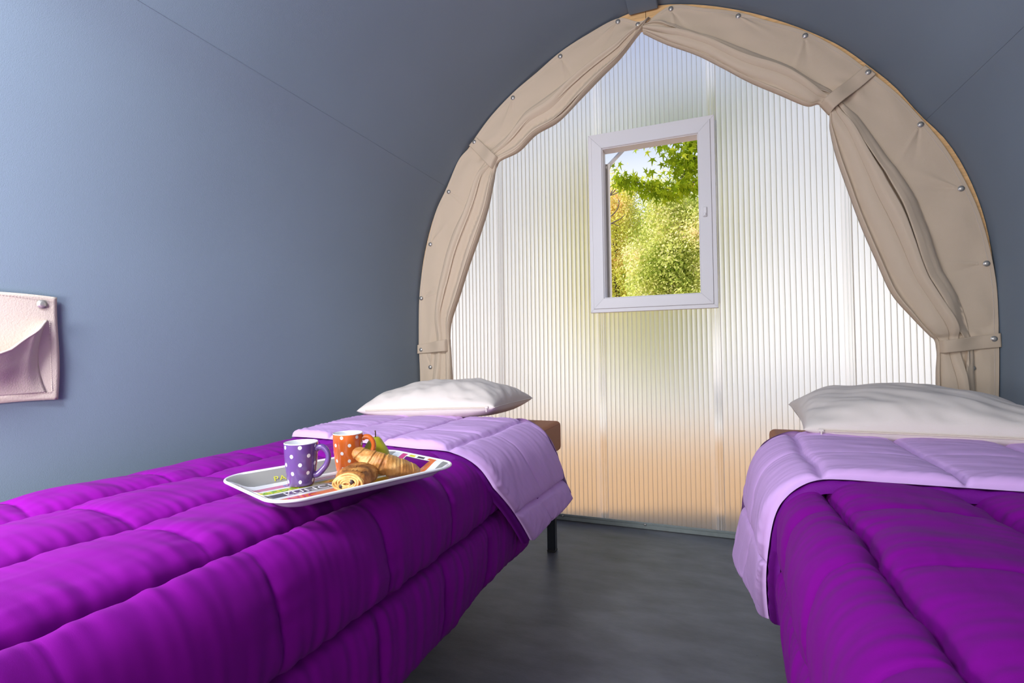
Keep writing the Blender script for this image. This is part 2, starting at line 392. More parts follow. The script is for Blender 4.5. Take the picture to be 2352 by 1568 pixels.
# wooden end arch, two halves meeting at the ridge
arch = empty('trim_4', (XC, D-0.08, 0)); tag(arch, 'pine arch carrying the end of the tent', kind='structure')
for sd in (-1, 1):
    n = 60; zz = np.linspace(0.0, 1.0, n); s = zz*(seg[len(prof)-1]-0.001) if sd < 0 else TOT-zz*(TOT-seg[len(prof)-1]-0.001); x, z = shell_pt(s); x = x-XC
    dx, dz = np.gradient(x), np.gradient(z); L = np.hypot(dx, dz); nx, nz = dz/L*(-sd)*(-1), -dx/L*(-sd)*(-1)
    inw = np.stack([dz/L, -dx/L], 1)
    if inw[5, 0]*(-x[5]) < 0: inw = -inw
    P = np.zeros((n, 4, 3))
    for j, (o_, y_) in enumerate(((0.004, -0.045), (0.075, -0.045), (0.075, 0.035), (0.004, 0.035))):
        P[:, j, 0] = x+inw[:, 0]*o_; P[:, j, 2] = z+inw[:, 1]*o_; P[:, j, 1] = y_
    P[-1, :, 0] = sd*0.0012
    grid('arch_half', P, M['wood'], arch, cv=True, smooth=False)

# translucent end wall: panels with webs and joint strips
WX0, WX1, WZ0, WZ1 = -0.603, -0.008, 1.155, 2.075       # opening for the window
back = empty('wall_back', (0, D, 0)); tag(back, 'translucent ribbed polycarbonate end wall', kind='structure')
PITCHR = 0.0236
def arch_z(x): return z_at(min(abs(x-XC), 1.36))
def rib_panel(x0, x1):
    n = int(round((x1-x0)/PITCHR)); p = (x1-x0)/n; b = MB(); mi = []
    def quad(a, bb, c, d, k): b.add([a, bb, c, d], [(0, 1, 2, 3)]); mi.append(k)
    for i in range(n):
        xa = x0+i*p
        m5 = 6
        for zlo, zhi in ([(0.012, None)] if not (xa+p > WX0+0.012 and xa < WX1-0.012) else [(0.012, WZ0), (WZ1, None)]):
            for j in range(m5):
                u0, u1 = j/m5, (j+1)/m5; xq0, xq1 = xa+p*u0, xa+p*u1
                bf = lambda u: -0.0022*math.sin(PI*u)**0.6 if 0 < u < 1 else 0
                h0 = zhi if zhi else arch_z(xq0); h1 = zhi if zhi else arch_z(xq1)
                quad((xq0, bf(u0), zlo), (xq1, bf(u1), zlo), (xq1, bf(u1), h1), (xq0, bf(u0), h0), 0)
            h = zhi if zhi else arch_z(xa)
            quad((xa-0.0012, 0.0, zlo), (xa-0.0012, 0.010, zlo), (xa-0.0012, 0.010, h), (xa-0.0012, 0.0, h), 1)
            quad((xa+0.0012, 0.0, zlo), (xa+0.0012, 0.010, zlo), (xa+0.0012, 0.010, h), (xa+0.0012, 0.0, h), 1)
            quad((xa-0.0012, -0.0006, zlo), (xa+0.0012, -0.0006, zlo), (xa+0.0012, -0.0006, h), (xa-0.0012, -0.0006, h), 1)
    o = raw('panel', b.v, b.f, [M['poly'], M['web']], back, False); o.data.polygons.foreach_set('material_index', mi)
    return o
JX = [XC-1.352, -1.163, -0.573, 0.004, 0.572, XC+1.352]
JW = 0.02
for i in range(5):
    rib_panel(JX[i]+(JW if i else 0), JX[i+1]-(JW if i < 4 else 0))
for x in JX[1:5]:
    b = MB()
    for zlo, zhi in ([(0.012, arch_z(x))] if not (WX0-0.02 < x < WX1+0.03) else [(0.012, WZ0), (WZ1, arch_z(x))]):
        hh_ = [(-0.0225, -0.004), (-0.019, -0.004), (-0.018, -0.001), (-0.007, -0.001), (-0.006, -0.009), (-0.003, -0.010), (-0.002, -0.003), (0.007, -0.003), (0.008, -0.007), (0.010, -0.007), (0.011, -0.001), (0.018, -0.001), (0.019, -0.004), (0.0225, -0.004)]
        for (p0, q0), (p1, q1) in zip(hh_, hh_[1:]): b.add([(x+p0, q0, zlo), (x+p1, q1, zlo), (x+p1, q1, zhi), (x+p0, q0, zhi)], [(0, 1, 2, 3)])
    if abs(x-0.004) < 0.01: b.box((0.0165, -0.004, WZ0), (0.026, 0.008, WZ1))
    b.build('joint_strip', M['joint'], back)
# bottom rail with screws
b = MB(); b.box((XC-1.32, -0.026, 0.0), (XC+1.32, 0.012, 0.022), bev=0.003); b.box((XC-1.32, -0.026, 0.022), (XC+1.32, -0.018, 0.034), bev=0.002)
rail = b.build('bottom_rail', M['alu'], back)
for x in (-1.25, -0.80, -0.36, 0.10, 0.62):
    b = MB(); b.tube([(x, -0.026, 0.024), (x, -0.029, 0.024), (x, -0.0305, 0.024)], [0.007, 0.006, 0.003], 10); b.build('screw', M['snap'], rail, True)

# window: mitred frame fixed in the wall, its casement swung open outwards
win = empty('window_1', (0, D, 0)); tag(win, 'white PVC window with its casement open to the trees', kind='structure')
ox0, ox1, oz0, oz1 = -0.626, 0.016, 1.130, 2.098; ix0, ix1, iz0, iz1 = -0.546, -0.066, 1.209, 2.008
def bar(c, name, prof_, m, par):
    # c: ((outer start),(outer end),(inner start),(inner end)) in XZ; prof_: (t, y) from outer t=0 to inner t=1
    P = np.zeros((2, len(prof_), 3))
    for k in (0, 1):
        o_, i_ = np.array(c[k]), np.array(c[k+2])
        for j, (t, y) in enumerate(prof_): q = o_+(i_-o_)*t; P[k, j] = (q[0], y, q[1])
    return grid(name, P, m, par, cv=True, smooth=False)
pf = [(0, 0.0), (0, -0.020), (0.02, -0.024), (0.235, -0.026), (0.245, -0.023), (0.26, -0.023), (0.27, -0.034), (0.93, -0.040), (0.96, -0.037), (0.975, -0.030), (1.0, -0.030), (1.0, 0.045), (0.3, 0.045), (0.3, 0.0)]
g_ = 0.0004
bar(((ox0, oz0+g_), (ox0, oz1-g_), (ix0, iz0+g_), (ix0, iz1-g_)), 'frame_bar', pf, M['pvc'], win)
bar(((ox0+g_, oz1), (ox1-g_, oz1), (ix0+g_, iz1), (ix1-g_, iz1)), 'frame_bar', pf, M['pvc'], win)
bar(((ox1, oz1-g_), (ox1, oz0+g_), (ix1, iz1-g_), (ix1, iz0+g_)), 'frame_bar', pf, M['pvc'], win)
bar(((ox1-g_, oz0), (ox0+g_, oz0), (ix1-g_, iz0), (ix0+g_, iz0)), 'frame_bar', pf, M['pvc'], win)
b = MB(); b.box((-0.047, -0.047, 1.585), (-0.028, -0.038, 1.635), bev=0.003); b.box((-0.043, -0.052, 1.588), (-0.032, -0.046, 1.603), bev=0.002); b.build('latch', M['pvc'], win)
sash = empty('casement', (0, 0, 0)); sash.parent = win; sash.location = (-0.551, 0.048, 0); sash.rotation_euler = (0, 0, math.radians(101.0))
b = MB(); w_ = 0.47
for a, c in (((0, -0.02, 1.19), (0.045, 0.02, 1.955)), ((w_-0.045, -0.02, 1.19), (w_, 0.02, 1.955)), ((0.045, -0.02, 1.19), (w_-0.045, 0.02, 1.235)), ((0.045, -0.02, 1.91), (w_-0.045, 0.02, 1.955))): b.box(a, c, bev=0.003)
b.box((0.0, -0.028, 1.19), (0.012, 0.0, 1.955)); b.box((0.0, 0.012, 1.19), (0.05, 0.026, 1.955))
b.build('casement_frame', M['pvc_in'], sash)
b = MB(); b.box((0.045, -0.003, 1.235), (w_-0.045, 0.003, 1.91)); b.build('pane', M['glass'], sash)
b = MB(); b.box((0, -0.006, -0.009), (0.24, 0.006, 0.009), T=Matrix.Translation((-0.545, 0.05, 1.930)) @ Matrix.Rotation(math.radians(62), 4, 'Z') @ Matrix.Rotation(math.radians(-42), 4, 'Y'))
b.build('stay_arm', M['pvc_in'], win)

# ------------------------------------------------------------------ curtains
CL_L=[(-0.265, 2.59, -0.293, 2.553), (-0.332, 2.585, -0.342, 2.498), (-0.432, 2.626, -0.425, 2.409), (-0.592, 2.582, -0.516, 2.338), (-0.74, 2.523, -0.633, 2.242), (-0.872, 2.443, -0.754, 2.146), (-1.013, 2.359, -0.877, 2.099), (-1.147, 2.254, -0.98, 2.024), (-1.249, 2.147, -1.098, 1.989), (-1.286, 2.098, -1.125, 1.936), (-1.357, 2.033, -1.134, 1.876), (-1.435, 1.886, -1.168, 1.732), (-1.507, 1.759, -1.224, 1.577), (-1.564, 1.592, -1.289, 1.421), (-1.605, 1.419, -1.353, 1.25), (-1.628, 1.239, -1.411, 1.102), (-1.634, 1.006, -1.424, 1.007), (-1.632, 0.934, -1.419, 0.939), (-1.627, 0.774, -1.409, 0.775), (-1.627, 0.543, -1.39, 0.551)]
CL_R=[(-0.302, 2.56, -0.307, 2.516), (-0.172, 2.623, -0.199, 2.435), (-0.014, 2.569, -0.058, 2.348), (0.13, 2.512, 0.058, 2.258), (0.267, 2.433, 0.169, 2.168), (0.403, 2.353, 0.295, 2.081), (0.531, 2.243, 0.399, 2.012), (0.626, 2.138, 0.45, 2.01), (0.662, 2.097, 0.488, 1.96), (0.741, 1.999, 0.489, 1.889), (0.817, 1.884, 0.508, 1.769), (0.892, 1.755, 0.549, 1.608), (0.954, 1.61, 0.593, 1.45), (0.999, 1.47, 0.645, 1.293), (1.03, 1.316, 0.696, 1.149), (1.047, 1.174, 0.763, 1.048), (1.05, 1.034, 0.82, 0.973), (1.049, 0.973, 0.842, 0.947), (1.049, 0.915, 0.848, 0.893), (1.046, 0.807, 0.841, 0.806), (1.04, 0.65, 0.837, 0.644)]
BT_L=[(-1.421, 1.859), (-1.547, 1.565), (-1.613, 1.251), (-1.556, 0.844), (-1.014, 2.329), (-0.74, 2.499), (-0.432, 2.608), (-0.332, 2.567)]
BT_R=[(-0.172, 2.606), (0.13, 2.491), (0.403, 2.331), (0.816, 1.853), (0.944, 1.566), (1.017, 1.253), (0.96, 0.833)]
TIES={'L1': [(-1.249, 2.119), (-1.283, 2.105), (-1.238, 2.145), (-1.097, 1.999), (-1.13, 1.939)], 'L2': [(-1.611, 0.947), (-1.638, 0.924), (-1.637, 0.975), (-1.424, 1.004), (-1.422, 0.936)], 'R1': [(0.635, 2.109), (0.664, 2.097), (0.627, 2.143), (0.453, 2.006), (0.487, 1.956)], 'R2': [(1.029, 0.95), (1.052, 0.917), (1.051, 0.972), (0.845, 0.945), (0.849, 0.895)]}

YC = 2.630
def snap(x, y, z, par, r=0.0085, axis='Y', lab=None):
    pr = [(0.0, 0.0032), (0.5, 0.0030), (0.82, 0.0022), (0.96, 0.0010), (1.0, 0.0), (1.35, -0.0002), (1.38, -0.0012)]
    n = 18; P = np.zeros((len(pr), n, 3))
    for i, (q, h) in enumerate(pr):
        for j in range(n):
            a = 2*PI*j/n; P[i, j] = (x+r*q*math.cos(a), y-h, z+r*q*math.sin(a)) if axis == 'Y' else (x+h, y+r*q*math.cos(a), z+r*q*math.sin(a))
    o = grid('snap_button', P, M['snap'], par, cv=True, flip=(axis != 'Y')); return o

def curtain(name, CL, buttons, ties, tieidx, seed, label, s0s, nf, side):
    NT, NS = 520, 190
    C = cr(CL, NT); k = len(CL)-1; t = np.linspace(0, k, NT)[:, None]; s = np.linspace(0, 1, NS)[None, :]
    O = C[:, :2]; I = C[:, 2:]
    # outer edge sags a little between the snaps
    P = np.zeros((NT, NS, 3))
    T, S = np.broadcast_to(t, (NT, NS)), np.broadcast_to(s, (NT, NS))
    s0 = np.interp(t[:, 0], np.arange(k+1), s0s)[:, None]
    wob = perlin(T*0.55, S*3, seed)*0.035
    x = np.clip((S-s0+wob*(S > s0*0.6))/(1-s0), 0, 1)
    # tie envelope
    env = np.ones_like(T)
    for a, b_ in tieidx:
        d = np.where(T < a, a-T, np.where(T > b_, T-b_, 0)); env = np.minimum(env, 0.45+0.55*sstep(0, 1.6, d))
    wid = np.linalg.norm(O-I, axis=1)[:, None]
    ph = x*nf+0.25*perlin(T*0.35, x*2.0, seed+3)*(x > 0)
    fr = ph % 1.0; idx = np.floor(ph)
    ridge = (1-np.abs(2*np.clip(fr, 0, 1)**0.85-1)**4.6)                              # rounded tubes, sharp valleys
    hh = 0.68+0.32*np.sin(idx*2.3+seed)                                            # each fold its own height
    amp = 0.018+0.85*np.minimum((1-s0)*wid/nf, 0.05)
    foldz = ridge*amp*hh*env*sstep(0.0, 0.03, x)
    bag = 0.016*sstep(0, 0.25, x)*env                                               # the bundle stands proud of the flat cloth
    flat = 0.006*perlin(T*0.9, S*2.2, seed+5)+0.004*perlin(T*0.7+S*3, S*2.0-T*0.6, seed+6)
    flat *= sstep(0, 0.15, S)*(1-sstep(0, 0.3, x))
    # wrinkles radiating from snaps
    wr2 = np.zeros_like(T)
    X0 = O[:, None, 0]+(I-O)[:, None, 0]*S; Z0 = O[:, None, 1]+(I-O)[:, None, 1]*S
    for q, (bx, bz) in enumerate(buttons):
        dx, dz = X0-bx, Z0-bz; rr = np.hypot(dx, dz)+1e-4; ang = np.arctan2(dz, dx)
        a0 = math.atan2(float(I[:, 1].mean())-bz, float(I[:, 0].mean())-bx)+(0.5 if q % 2 else -0.4)
        wr2 += 0.005*np.exp(-((np.angle(np.exp(1j*(ang-a0))))/0.10)**2)*np.exp(-(rr/0.16)**2)*sstep(0, 0.03, rr)
        wr2 -= 0.004*np.exp(-((np.angle(np.exp(1j*(ang-a0-0.35))))/0.12)**2)*np.exp(-(rr/0.14)**2)*sstep(0, 0.03, rr)
    for a, b_ in tieidx:                                                            # puckers beside each tie
        d = np.minimum(np.abs(T-a), np.abs(T-b_)); wr2 += 0.007*np.exp(-(d/0.55)**2)*np.sin(S*16+seed+T*1.5)*sstep(0.2, 0.5, S)*(1-sstep(0, 0.2, x))
    z = 0.010+foldz+bag+flat+wr2
    # inner edge turns back towards the wall
    edge = sstep(0.988, 1.0, S); z = z*(1-0.75*edge)
    P[..., 0] = X0; P[..., 2] = Z0; P[..., 1] = YC-z
    # small lateral play so that folds lean over each other
    lean = (ridge*0.55*amp*np.sign(np.sin(idx*1.7+1)))*env*sstep(0.4, 1.8, T)*(1-sstep(0.90, 0.985, S))*sstep(0, .05, x)*(1-edge)
    dirv = (I-O)/np.maximum(wid, 1e-4); P[..., 0] += dirv[:, None, 0]*lean; P[..., 2] += dirv[:, None, 1]*lean
    root = grid(name, P, M['curtain'], None, flip=(side > 0))
    so = root.modifiers.new('thick', 'SOLIDIFY'); so.thickness = 0.0015; so.offset = 0
    tag(root, label, 'curtain', 'tied-back taupe curtains')
    for bx, bz in buttons: snap(bx, YC-0.016, bz, root)
    # stitched hem line along the outer edge
    b = MB()
    def at(tt, ss):
        i = min(NT-1, max(0, int(tt/k*(NT-1)))); j = min(NS-1, int(ss*(NS-1))); return P[i, j]
    hem = []
    for i in range(0, NT, 3):
        w_i = max(float(wid[i, 0]), 0.02); j = min(NS-1, int(0.014/w_i*(NS-1))+1); q = P[i, j]; hem.append((q[0], q[1]-0.0012, q[2]))
    b.tube(hem[6:], 0.0009, 5); b.build('hem_stitching', M['thread'], root, True)
    for tie in ties:
        (bx, bz), o1, o2, i1, i2 = tie          # button, outer lower, outer upper, inner upper, inner lower
        o1, o2, i1, i2 = map(np.array, (o1, o2, i1, i2)); n = 40; mM = 14
        Q = np.zeros((n, mM, 3))
        for a in range(n):
            u = a/(n-1); lo = o1+(i2-o1)*u; hi = o2+(i1-o2)*u
            for c in range(mM):
                v = c/(mM-1); q = lo+(hi-lo)*v
                y = 0.020+0.034*float(sstep(0.25, 0.8, np.array(u)))+0.003*math.sin(PI*v)*math.sin(u*9)
                y = y*(1-float(sstep(0.93, 1.0, np.array(u)))*0.9)
                Q[a, c] = (q[0], YC-y, q[1])
        st = grid('tieback', Q, M['strap'], root, flip=(side < 0)); s2 = st.modifiers.new('thick', 'SOLIDIFY'); s2.thickness = 0.003; s2.offset = 0
        snap(bx, YC-0.0245, bz, st)
    return root

s0L = [0.2, 0.4, 0.55, 0.55, 0.52, 0.50, 0.50, 0.55, 0.62, 0.62, 0.55, 0.50, 0.48, 0.45, 0.45, 0.50, 0.55, 0.50, 0.40, 0.35]
s0R = [0.2, 0.45, 0.55, 0.55, 0.55, 0.55, 0.58, 0.66, 0.70, 0.60, 0.55, 0.48, 0.46, 0.46, 0.48, 0.45, 0.42, 0.42, 0.40, 0.36, 0.32]
curtain('curtain', CL_L, BT_L, [TIES['L1'], TIES['L2']], [(8, 9), (16, 17)], 4, 'taupe curtain on the left half of the arch, gathered by two straps', s0L, 5.6, -1)
curtain('curtain', CL_R, BT_R, [TIES['R1'], TIES['R2']], [(7, 8), (17, 18)], 9, 'taupe curtain on the right half of the arch, wider, gathered by two straps', s0R, 4.4, 1)

# ------------------------------------------------------------------ beds
def fmir(side): return (lambda X: X) if side < 0 else (lambda X: -0.49-X)
BED_Y0, BED_Y1 = 0.10, 2.335
def rounded_slab(name, x0, x1, y0, y1, z0, z1, r, m, parent=None, seam=True):
    b = MB(); b.box((x0, y0, z0), (x1, y1, z1)); o = b.build(name, m, parent); bv = o.modifiers.new('bevel', 'BEVEL'); bv.width = r; bv.segments = 5; bv.limit_method = 'NONE'
    o.data.polygons.foreach_set('use_smooth', [True]*6); return o
def bed(side, labm, labf):
    f = fmir(side); xs = sorted((f(-1.455), f(-0.682)))
    m = rounded_slab('mattress', xs[0], xs[1], BED_Y0, BED_Y1, 0.462, 0.600, 0.022, M['mattress']); tag(m, labm, 'mattress', 'brown vinyl mattresses')
    b = MB()
    for zz in (0.588, 0.474):
        i_ = 0.0045; x0, x1, y0, y1 = xs[0]+i_, xs[1]-i_, BED_Y0+i_, BED_Y1-i_; r = 0.018; pts = []
        for cx, cy, a0 in ((x1-r, y1-r, 0), (x0+r, y1-r, 90), (x0+r, y0+r, 180), (x1-r, y0+r, 270)):
            for a in range(0, 91, 15): t = math.radians(a0+a); pts.append((cx+r*math.cos(t), cy+r*math.sin(t), zz))
        pts.append(pts[0]); b.tube(pts, 0.0028, 6, cap=False)
    p = b.build('piping', M['mattress'], m, True)
    # frame
    ex = f(-0.70); root = empty('bed_frame', (f(-1.07), 1.2, 0)); tag(root, labf, 'bed frame', 'slatted metal bed frames')
    lx0, lx1 = sorted((f(-1.43), f(-0.70))); ox, oy = root.location[0], root.location[1]
    b = MB(); zt, zb = 0.455, 0.405
    for a, c in (((lx0, BED_Y0, zb), (lx0+0.028, BED_Y1-0.01, zt-0.014)), ((lx1-0.028, BED_Y0, zb), (lx1, BED_Y1-0.01, zt-0.014)), ((lx0, BED_Y0, zb), (lx1, BED_Y0+0.028, zt-0.014)), ((lx0, BED_Y1-0.05, zb), (lx1, BED_Y1-0.012, zt-0.014))):
        b.box((a[0]-ox, a[1]-oy, a[2]), (c[0]-ox, c[1]-oy, c[2]), bev=0.006)
    b.build('frame_rails', M['metal_frame'], root)
    ns = 22
    for i in range(ns):
        y = BED_Y0+0.05+(BED_Y1-BED_Y0-0.10)*i/(ns-1)
        sb = MB(); n = 12; P = np.zeros((n, 4, 3))
        for k in range(n):
            u = k/(n-1); x = lx0+0.02+(lx1-lx0-0.04)*u-ox; zc = zt-0.010+0.006*math.sin(PI*u)
            for j, (dy, dz) in enumerate(((-0.026, -0.004), (0.026, -0.004), (0.026, 0.004), (-0.026, 0.004))): P[k, j] = (x, y-oy+dy, zc+dz-0.004)
        sl = grid('slat', P, M['slat'], root, cv=True, smooth=False)
        for cx in (lx0+0.006, lx1-0.046):
            cb = MB(); cb.box((cx-ox, y-oy-0.031, zt-0.026), (cx+0.04-ox, y-oy+0.031, zt-0.002), bev=0.003); cb.build('end_cap', M['slat_cap'], sl)
    for lx, ly in ((lx0+0.02, BED_Y0+0.18), (lx1-0.045, BED_Y0+0.18), (lx0+0.02, BED_Y1-0.055), (lx1-0.045, BED_Y1-0.055)):
        if lx > (lx0+lx1)/2 and side > 0: pass
        lb = MB(); lb.box((lx-0.0-ox, ly-oy, 0.008), (lx+0.038-ox, ly+0.038-oy, zb+0.01), bev=0.004); lg = lb.build('leg', M['metal_frame'], root)
        fb = MB(); fb.box((lx-ox-0.0006, ly-oy-0.0006, 0.0), (lx+0.0386-ox, ly+0.0386-oy, 0.010), bev=0.002); fb.build('foot', M['rubber'], lg)
bed(-1, 'brown vinyl mattress on the left bed, its corner bare beyond the pillow', 'dark metal slatted frame of the left bed, by the pocket wall')
bed(1, 'brown vinyl mattress on the right bed, small corner showing left of pillow', 'dark metal slatted frame of the right bed, mostly under its quilt')

# ------------------------------------------------------------------ quilts
PATH = [(-1.475, 0.604), (-1.44, 0.605), (-1.38, 0.606), (-1.25, 0.611), (-1.10, 0.613), (-0.95, 0.613), (-0.80, 0.613), (-0.725, 0.613), (-0.685, 0.608), (-0.655, 0.586),
        (-0.640, 0.555), (-0.632, 0.50), (-0.630, 0.44), (-0.634, 0.37), (-0.642, 0.30), (-0.652, 0.235)]
pp = cr(PATH, 600); ll = np.r_[0, np.cumsum(np.linalg.norm(np.diff(pp, axis=0), axis=1))]; ARC = ll[-1]
tt_ = np.gradient(pp, axis=0); tt_ /= np.linalg.norm(tt_, axis=1)[:, None]; nn_ = np.stack([-tt_[:, 1], tt_[:, 0]], 1)
kern = np.ones(41)/41
nn_ = np.stack([np.convolve(np.pad(nn_[:, i], 20, mode='edge'), kern, 'valid') for i in (0, 1)], 1); nn_ /= np.linalg.norm(nn_, axis=1)[:, None]
def pth(a):
    a = np.asarray(a); return np.interp(a, ll, pp[:, 0]), np.interp(a, ll, pp[:, 1]), np.interp(a, ll, nn_[:, 0]), np.interp(a, ll, nn_[:, 1])
def arc_of_x(x): i = np.argmin(np.abs(pp[:330, 0]-x)); return ll[i]
def arc_of_z(z): i = 380+np.argmin(np.abs(pp[380:, 1]-z)); return ll[i]
SA = [arc_of_x(-1.165), arc_of_x(-0.93), arc_of_x(-0.698), arc_of_z(0.435)]
def nearest(a, L): return np.min(np.abs(a[..., None]-np.array(L)), axis=-1)

def puff(A, B, la, lb, seed, H=0.043, wr=1.0, sbw=0.28, wig=0.0035):
    """height of a quilted cell pattern: A across, B along; la/lb the seam positions"""
    wa = 0.007*perlin(B*7, A*1.0+5, seed)+wig*perlin(B*42, A*2.0+1, seed+8); wb = 0.012*perlin(A*6, B*1.0+9, seed+1)
    # cross seams are staggered a little from strip to strip
    strip_i = np.searchsorted(np.array(la), A.ravel()).reshape(A.shape)
    st = np.array([0.012, -0.018, 0.02, -0.012, 0.015, -0.01])[strip_i % 6]
    da = nearest(A+wa, la); db = nearest(B+wb+st, lb)
    fa = 1-np.exp(-(da/0.021)**0.78); fb = 1-sbw*np.exp(-(db/0.011)**0.75)
    big = 0.75+0.35*perlin(A*5+3, B*4, seed+2)
    h = H*fa*fb*(0.72+0.28*big)
    near = np.exp(-da/0.055)
    near2 = np.exp(-da/0.14)
    w = 0.0036*near*perlin(B*60, A*8, seed+3)+0.0050*0.1*near2*perlin(B*22+A*5, A*3.5, seed+4)
    nb2 = np.exp(-db/0.05); w += 0.0022*nb2*perlin(A*48, B*7, seed+6)
    w += 0.0036*perlin(B*9+A*2.5, A*4.0, seed+5)+0.0022*perlin((A+B)*9, (A-B)*14, seed+7)
    cut = 0.010*np.exp(-(da/0.007)**2)
    return h+w*wr*(1-np.exp(-(da/0.012)))-cut

TRAY_C = (-0.7285, 0.8735); TRAY_A = math.atan2(0.362, 0.932)    # tray long axis, measured from +Y towards +X
TRAY_L, TRAY_W = 0.396, 0.286; TRAY_Z = 0.6575
def tray_local(X, Y):
    dx, dy = X-TRAY_C[0], Y-TRAY_C[1]; ca, sa = math.cos(TRAY_A), math.sin(TRAY_A)
    return dx*sa+dy*ca, dx*ca-dy*sa      # along, across (to the aisle)

def quilt(side, seed, lb, flap_lb, label, border_pts, fold_pts, lower_pts, flare_pts):
    f = fmir(side)
    na, nb = 430, 520
    a = np.linspace(0, ARC, na); y = np.linspace(-0.12, 1.72, nb); A, B = np.meshgrid(a, y, indexing='ij')
    x0, z0, nx, nz = pth(A)
    T = puff(A, B, SA, lb, seed)
    sidew = sstep(SA[2]+0.05, SA[2]+0.2, A)
    # gathers on the hanging side, folds running down
    T += sidew*(0.0034*perlin(B*17, A*1.6, seed+11)+0.003*perlin(B*42+3, A*2.5, seed+12))
    # the lower hem swings out in broad waves
    hang = sstep(0.44, 0.20, z0)
    T += hang*(0.018*perlin(B*4.2+1.3, A*0.5, seed+13)+0.004)
    T *= 1-0.6*np.exp(-(ARC-A)/0.015)*0.8
    T *= sstep(-0.02, 0.20, A)
    T *= 1-0.35*sstep(1.30, 1.42, B)*(A < SA[2]+0.1)
    X = x0+nx*T; Z = z0+nz*T
    Z += hang*0.02*perlin(B*3.1+7, A*0+0.3, seed+14)
    X -= 0.045*sstep(1.0, 1.75, B)*sstep(0.60, 0.40, Z)*0.6
    if side < 0:
        la_, lc_ = tray_local(X, B)
        d = np.maximum(np.abs(la_)-(TRAY_L/2-0.055), np.abs(lc_)-(TRAY_W/2-0.05)); wgt = 1-sstep(0.0, 0.05, d)
        lim = 0.6505+0.010*sstep(0, 0.05, d)
        top = (Z > 0.58)
        Zc = np.minimum(Z, lim+np.maximum(Z-lim, 0)*0.0); Z = np.where(top, Z*(1-wgt)+Zc*wgt, Z)
    Z = np.where(A < SA[2]-0.02, np.maximum(Z, 0.6035), Z)
    # hem curls under and returns up inside
    xe, ze = X[-1], Z[-1]; extra = []
    for dx, dz in ((-0.004, -0.008), (-0.014, -0.011), (-0.022, -0.004), (-0.024, 0.012), (-0.022, 0.08), (-0.018, 0.20)): extra.append((xe+dx, ze+dz))
    X = np.vstack([X]+[e_[0][None] for e_ in extra]); Z = np.vstack([Z]+[e_[1][None] for e_ in extra]); Bx = np.vstack([B]+[B[:1]]*len(extra))
    P = np.stack([f(X), Bx, Z], -1)
    q = grid('quilt', P, M['purple'], None, flip=(side > 0)); tag(q, label, 'quilt', 'purple quilts with turned-down lilac tops')
    # ---- turned-down top
    def outline(v):      # v in 0..1 along arc from wall to lower hem -> border Y, fold Y, arc position
        return (np.interp(v, *border_pts), np.interp(v, *fold_pts))
    nv, nu = 300, 170
    def slab(name, m, grow, T0, T1, r, puffed, seedx):
        v = np.linspace(0, 1, nv)[:, None]; u = np.linspace(0, 1, nu)[None, :]
        bY, fY = outline(v); bY = bY-grow; fY = fY-grow*4.5
        Yv = bY+(fY-bY)*u
        a_end = np.interp(Yv, *lower_pts)+grow*0.8                    # arc length at the lower hem varies along Y
        a0_ = 0.150+(0.055-0.150)*sstep(0, 1, (Yv-1.2)/0.6)-grow*0.6; Aa = a0_+(a_end-a0_)*v
        x0, z0, nx, nz = pth(np.minimum(Aa, ARC)); over = np.maximum(Aa-ARC, 0); z0 = z0-over
        db = np.minimum(Yv-bY, (fY-Yv)*1.0); dv = (a_end-Aa)
        e = np.minimum(np.minimum(np.clip(db, 0, None), np.clip(dv, 0, None)), np.clip(Aa-a0_, 0, None)); rnd = np.sqrt(np.clip(1-(1-np.minimum(e/r, 1))**2, 0, 1))
        top = T1
        if puffed:
            uni_b = Yv-(bY-1.255)*0.75      # seams follow the slanted hem
            top = T1+puff(Aa, uni_b, SA, flap_lb, seedx, H=0.018, wr=0.55, sbw=0.5, wig=0.0012)*0.9-0.006
            ee = np.exp(-e/0.035); top = top+0.003*ee*perlin(Yv*60+Aa*50, Yv*9, seedx+9)*sstep(0, 0.01, e)
        if not puffed: top = T1+0.0022*perlin(Aa*38, Yv*38, seedx)+0*Yv
        Tt = T0+(top-T0)*rnd
        fl = np.interp(z0, *flare_pts[0])+0*Yv; fl2 = np.interp(z0, *flare_pts[1]); uu = (Yv-bY)/(fY-bY); fl = fl+(fl2-fl)*sstep(0, 1, uu)
        X = x0+nx*Tt+fl; Z = z0+nz*Tt
        # underside sheet
        Xb = x0+nx*T0+fl; Zb = z0+nz*T0
        return np.stack([f(X), Yv+0*X, Z], -1), np.stack([f(Xb), Yv+0*X, Zb], -1)
    def closed(name, m, top, bot, par):
        nu_, nv_ = top.shape[:2]; P = np.concatenate([top, bot[:, ::-1]], 1)     # wrap round the border and the fold
        o = grid(name, P, m, par, cv=True, flip=(side > 0)); return o
    t1, b1 = slab('lining', M['lilac'], 0.0, 0.040, 0.0545, 0.022, True, seed+40)
    lil = closed('turned_down_lining', M['lilac'], t1, b1, q); tag(lil, 'lilac inner side of the quilt')
    t2, b2 = slab('edge', M['piping'], 0.013, 0.014, 0.0365, 0.014, False, seed+60)
    closed('turned_edge', M['piping'], t2, b2, q)
    # the roll of the fold, bulging towards the head of the bed
    R_ = 15; ring = np.zeros((nv, R_, 3)); tp = t1[:, -1]; bt = b2[:, -1]
    v = np.linspace(0, 1, nv); bY, fY = outline(v[:, None]); a_end = np.interp(fY[:, 0], *lower_pts); Aa = 0.055+(a_end-0.055)*v
    x0, z0, nx, nz = pth(np.minimum(Aa, ARC)); z0 = z0-np.maximum(Aa-ARC, 0)
    fl2 = np.interp(z0, *flare_pts[1]); tap = sstep(0, 0.03, a_end-Aa)
    wv = 0.004*perlin(v*30, v*0+0.5, seed+70)
